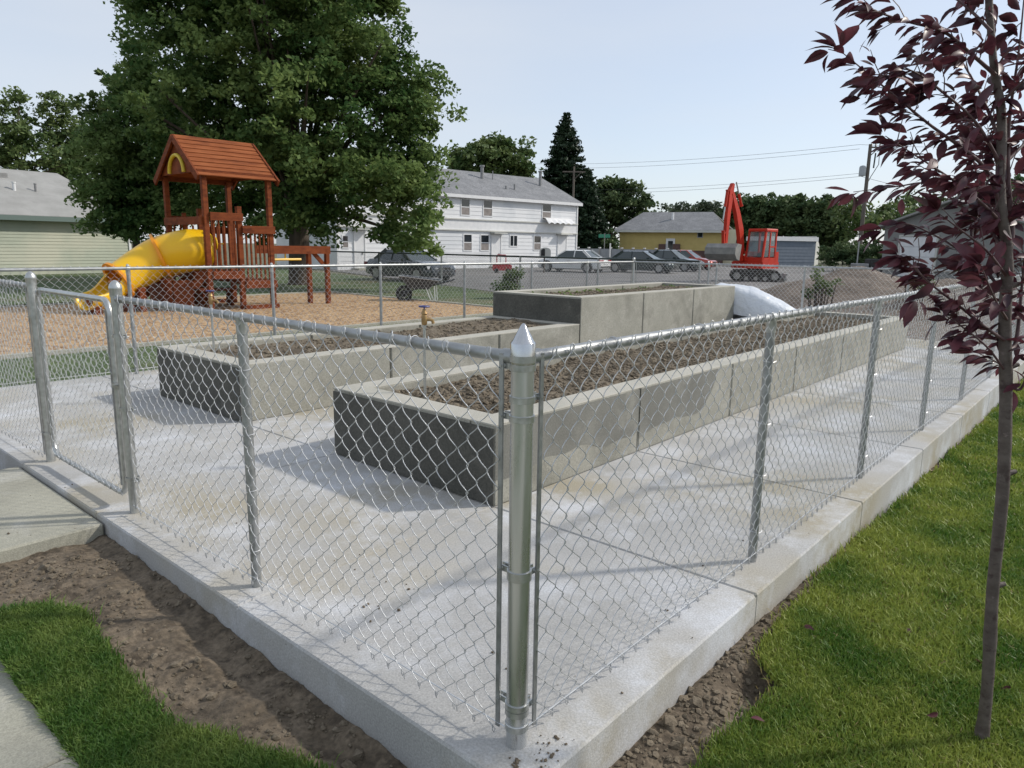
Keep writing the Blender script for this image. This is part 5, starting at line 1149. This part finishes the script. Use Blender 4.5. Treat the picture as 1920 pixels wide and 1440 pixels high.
BR = [ # (points (px,py,dd), radius)
 ([(1886,640,0),(1844,611,-.06),(1800,575,-.12),(1747,534,-.16),(1712,500,-.2),(1690,480,-.22)], .0055),
 ([(1889,660,0),(1905,640,.03),(1914,560,.06),(1925,440,.1),(1940,300,.15)], .008),
 ([(1887,500,0),(1897,430,.02),(1890,330,.04),(1893,221,.05),(1911,90,.07),(1925,-60,.1)], .0105),
 ([(1880,400,0),(1850,320,-.05),(1800,275,-.12),(1745,235,-.18),(1690,190,-.24),(1630,140,-.3),(1575,95,-.34)], .0065),
 ([(1872,300,0),(1830,230,-.1),(1770,175,-.16),(1700,130,-.2),(1640,150,-.22)], .005),
 ([(1884,470,0),(1850,425,.05),(1800,385,.12),(1740,345,.2),(1680,350,.26),(1600,360,.3)], .006),
 ([(1886,560,0),(1850,510,.08),(1800,470,.14),(1750,440,.2),(1700,420,.22),(1660,430,.25)], .0055),
 ([(1866,140,0),(1820,100,-.05),(1770,60,-.1),(1700,40,-.2),(1640,20,-.25),(1600,-5,-.3)], .006),
 ([(1860,60,0),(1820,20,.05),(1780,-10,.1),(1720,-40,.1)], .005),
 ([(1880,420,0),(1840,380,-.15),(1790,340,-.25),(1730,300,-.3),(1660,255,-.3)], .0055),
 ([(1888,520,0),(1850,470,-.12),(1800,430,-.2),(1760,400,-.25)], .005),
 ([(1888,700,0),(1850,650,-.08),(1800,610,-.1),(1770,590,-.1)], .004),
 ([(1889,720,0),(1912,730,-.02),(1925,700,-.05),(1935,620,-.08)], .006),
 ([(1890,700,0),(1870,680,.05),(1830,660,.08)], .0035),
 ([(1890,300,.05),(1930,260,.1),(1990,200,.2)], .006),
 ([(1893,400,.02),(1940,380,.0),(2000,330,-.1)], .006),
 ([(1890,560,0),(1940,540,-.1),(2000,500,-.2)], .006),
 ([(1870,200,.02),(1920,150,-.05),(1990,80,-.15)], .006),
 ([(1886,450,0),(1870,400,.18),(1840,350,.32),(1810,290,.42)], .0055),
 ([(1870,250,.02),(1840,180,.15),(1800,110,.3),(1760,60,.4)], .0055),
 ([(1880,350,0),(1860,280,.12),(1830,230,.25)], .005),
 ([(1888,600,0),(1865,560,-.2),(1840,500,-.3)], .005),
 ([(1884,520,0),(1840,500,.1),(1790,500,.15),(1750,520,.2),(1720,560,.2)], .0045),
]
LV = []; rg = np.random.default_rng(5)
def leaf_at(p, d, size):
    """folded pointed leaf from p along direction d"""
    d = d/np.linalg.norm(d); s_ = np.cross(d, (0,0,1)); s_ /= np.linalg.norm(s_)+1e-9; roll = rg.normal(0, .7); n_ = np.cross(s_, d); s2 = s_*cos(roll)+n_*sin(roll); n2 = np.cross(s2, d)
    L = size; fold = rg.uniform(.1, .75); droop = rg.uniform(.05, .65); mid = []; rows = []
    for t, wd in ((0,.0),(.12,.09),(.3,.175),(.5,.205),(.7,.16),(.87,.07),(1,.0)):
        c = p+d*L*t-n2*droop*L*t*t*.6; mid.append(c); rows.append((c+s2*wd*L+n2*fold*wd*L, c, c-s2*wd*L+n2*fold*wd*L))
    return rows
leafV = []; leafF = []; nv = 0; twigs = MB()
def add_leaf(p, d, size):
    global nv
    st = d/np.linalg.norm(d); p1 = p+st*.012; rows = leaf_at(p1, d, size)
    for r in rows: leafV.extend(r)
    for i in range(6):
        a = nv+i*3; leafF.append((a, a+1, a+4, a+3)); leafF.append((a+1, a+2, a+5, a+4))
    nv += 21
for k, (pts, r) in enumerate(BR):
    path_ = smoothpath([sp(*q) for q in pts], 8*len(pts)); n = len(path_)
    bb = MB(); bb.tube(path_, list(np.linspace(r, .0012, n)), 7)
    cum = 0; side = 1
    for i in range(max(1, int(n*.12)), n-1):
        seg = path_[i+1]-path_[i]; L = np.linalg.norm(seg); t = seg/L; cum += L; f = i/n
        while cum > (.0095 if k in (3, 4, 7, 9) else .0135):
            cum -= (.0095 if k in (3, 4, 7, 9) else .0135); side = -side
            if rg.random() < .12: continue
            if rg.random() < (.32 if f < .85 else .1) :
                # short twig carrying a rosette
                dirn = t*.5+rg.standard_normal(3)*.55+np.array([0,0,.35]); dirn /= np.linalg.norm(dirn); l_ = rg.uniform(.03, .10)
                e = path_[i]+dirn*l_; bb.tube([path_[i], path_[i]+dirn*l_*.5+rg.standard_normal(3)*.004, e], [.0016,.0013,.0009], 4)
                for _ in range(rg.integers(3, 6)):
                    q = path_[i]+dirn*l_*rg.uniform(.3, 1); dl = dirn*.45+rg.standard_normal(3)*.42+(-RH*.75)+np.array([0,0,-.38]); add_leaf(q, dl, rg.uniform(.034, .074))
            else:
                dl = t*.55+np.cross(t, (0,0,1))*side*.45+rg.standard_normal(3)*.32+(-RH*.6)+np.array([0,0,-.34]); add_leaf(path_[i], dl, rg.uniform(.034, .074))
    smooth_angle(bb.build('branch', m_ptwig, T), 60)
    for _ in range(5): add_leaf(path_[-1], (path_[-1]-path_[-2])/np.linalg.norm(path_[-1]-path_[-2])+rg.standard_normal(3)*.4, rg.uniform(.06,.095))

for i in range(10, len(trunk), 1):
    if ft[i] < .36: continue
    for _ in range(2 if rg.random() < .6 else 0): add_leaf(trunk[i], rg.standard_normal(3)+np.array([0,0,-.2]), rg.uniform(.06,.10))
b = MB(); b.np_(np.array(leafV), np.array(leafF)); b.build('crown', m_purple, T, smooth=True)

# a few fallen leaves
nv = 0; leafV.clear(); leafF.clear()
for px, py in ((1762,1345),(1900,1300),(1590,1060),(1700,1180),(1500,1180),(1820,1240),(1400,1350)):
    q = onz(px, py, -.13); z = float(lawn_z(np.array([q[0]]), np.array([q[1]]))[0])+.028
    nv = 0; leafV.clear(); leafF.clear(); add_leaf(np.array([0, 0, 0.]), np.array([cos(px), sin(px), .05]), .05)
    b = MB(); b.np_(np.array(leafV), np.array(leafF)); o = b.build('fallen_leaf', m_purple, smooth=True); o.location = (q[0], q[1], z)
    tag(o, 'small fallen purple leaf lying in the grass near the sapling', 'leaf', 'fallen purple leaves on the lawn')
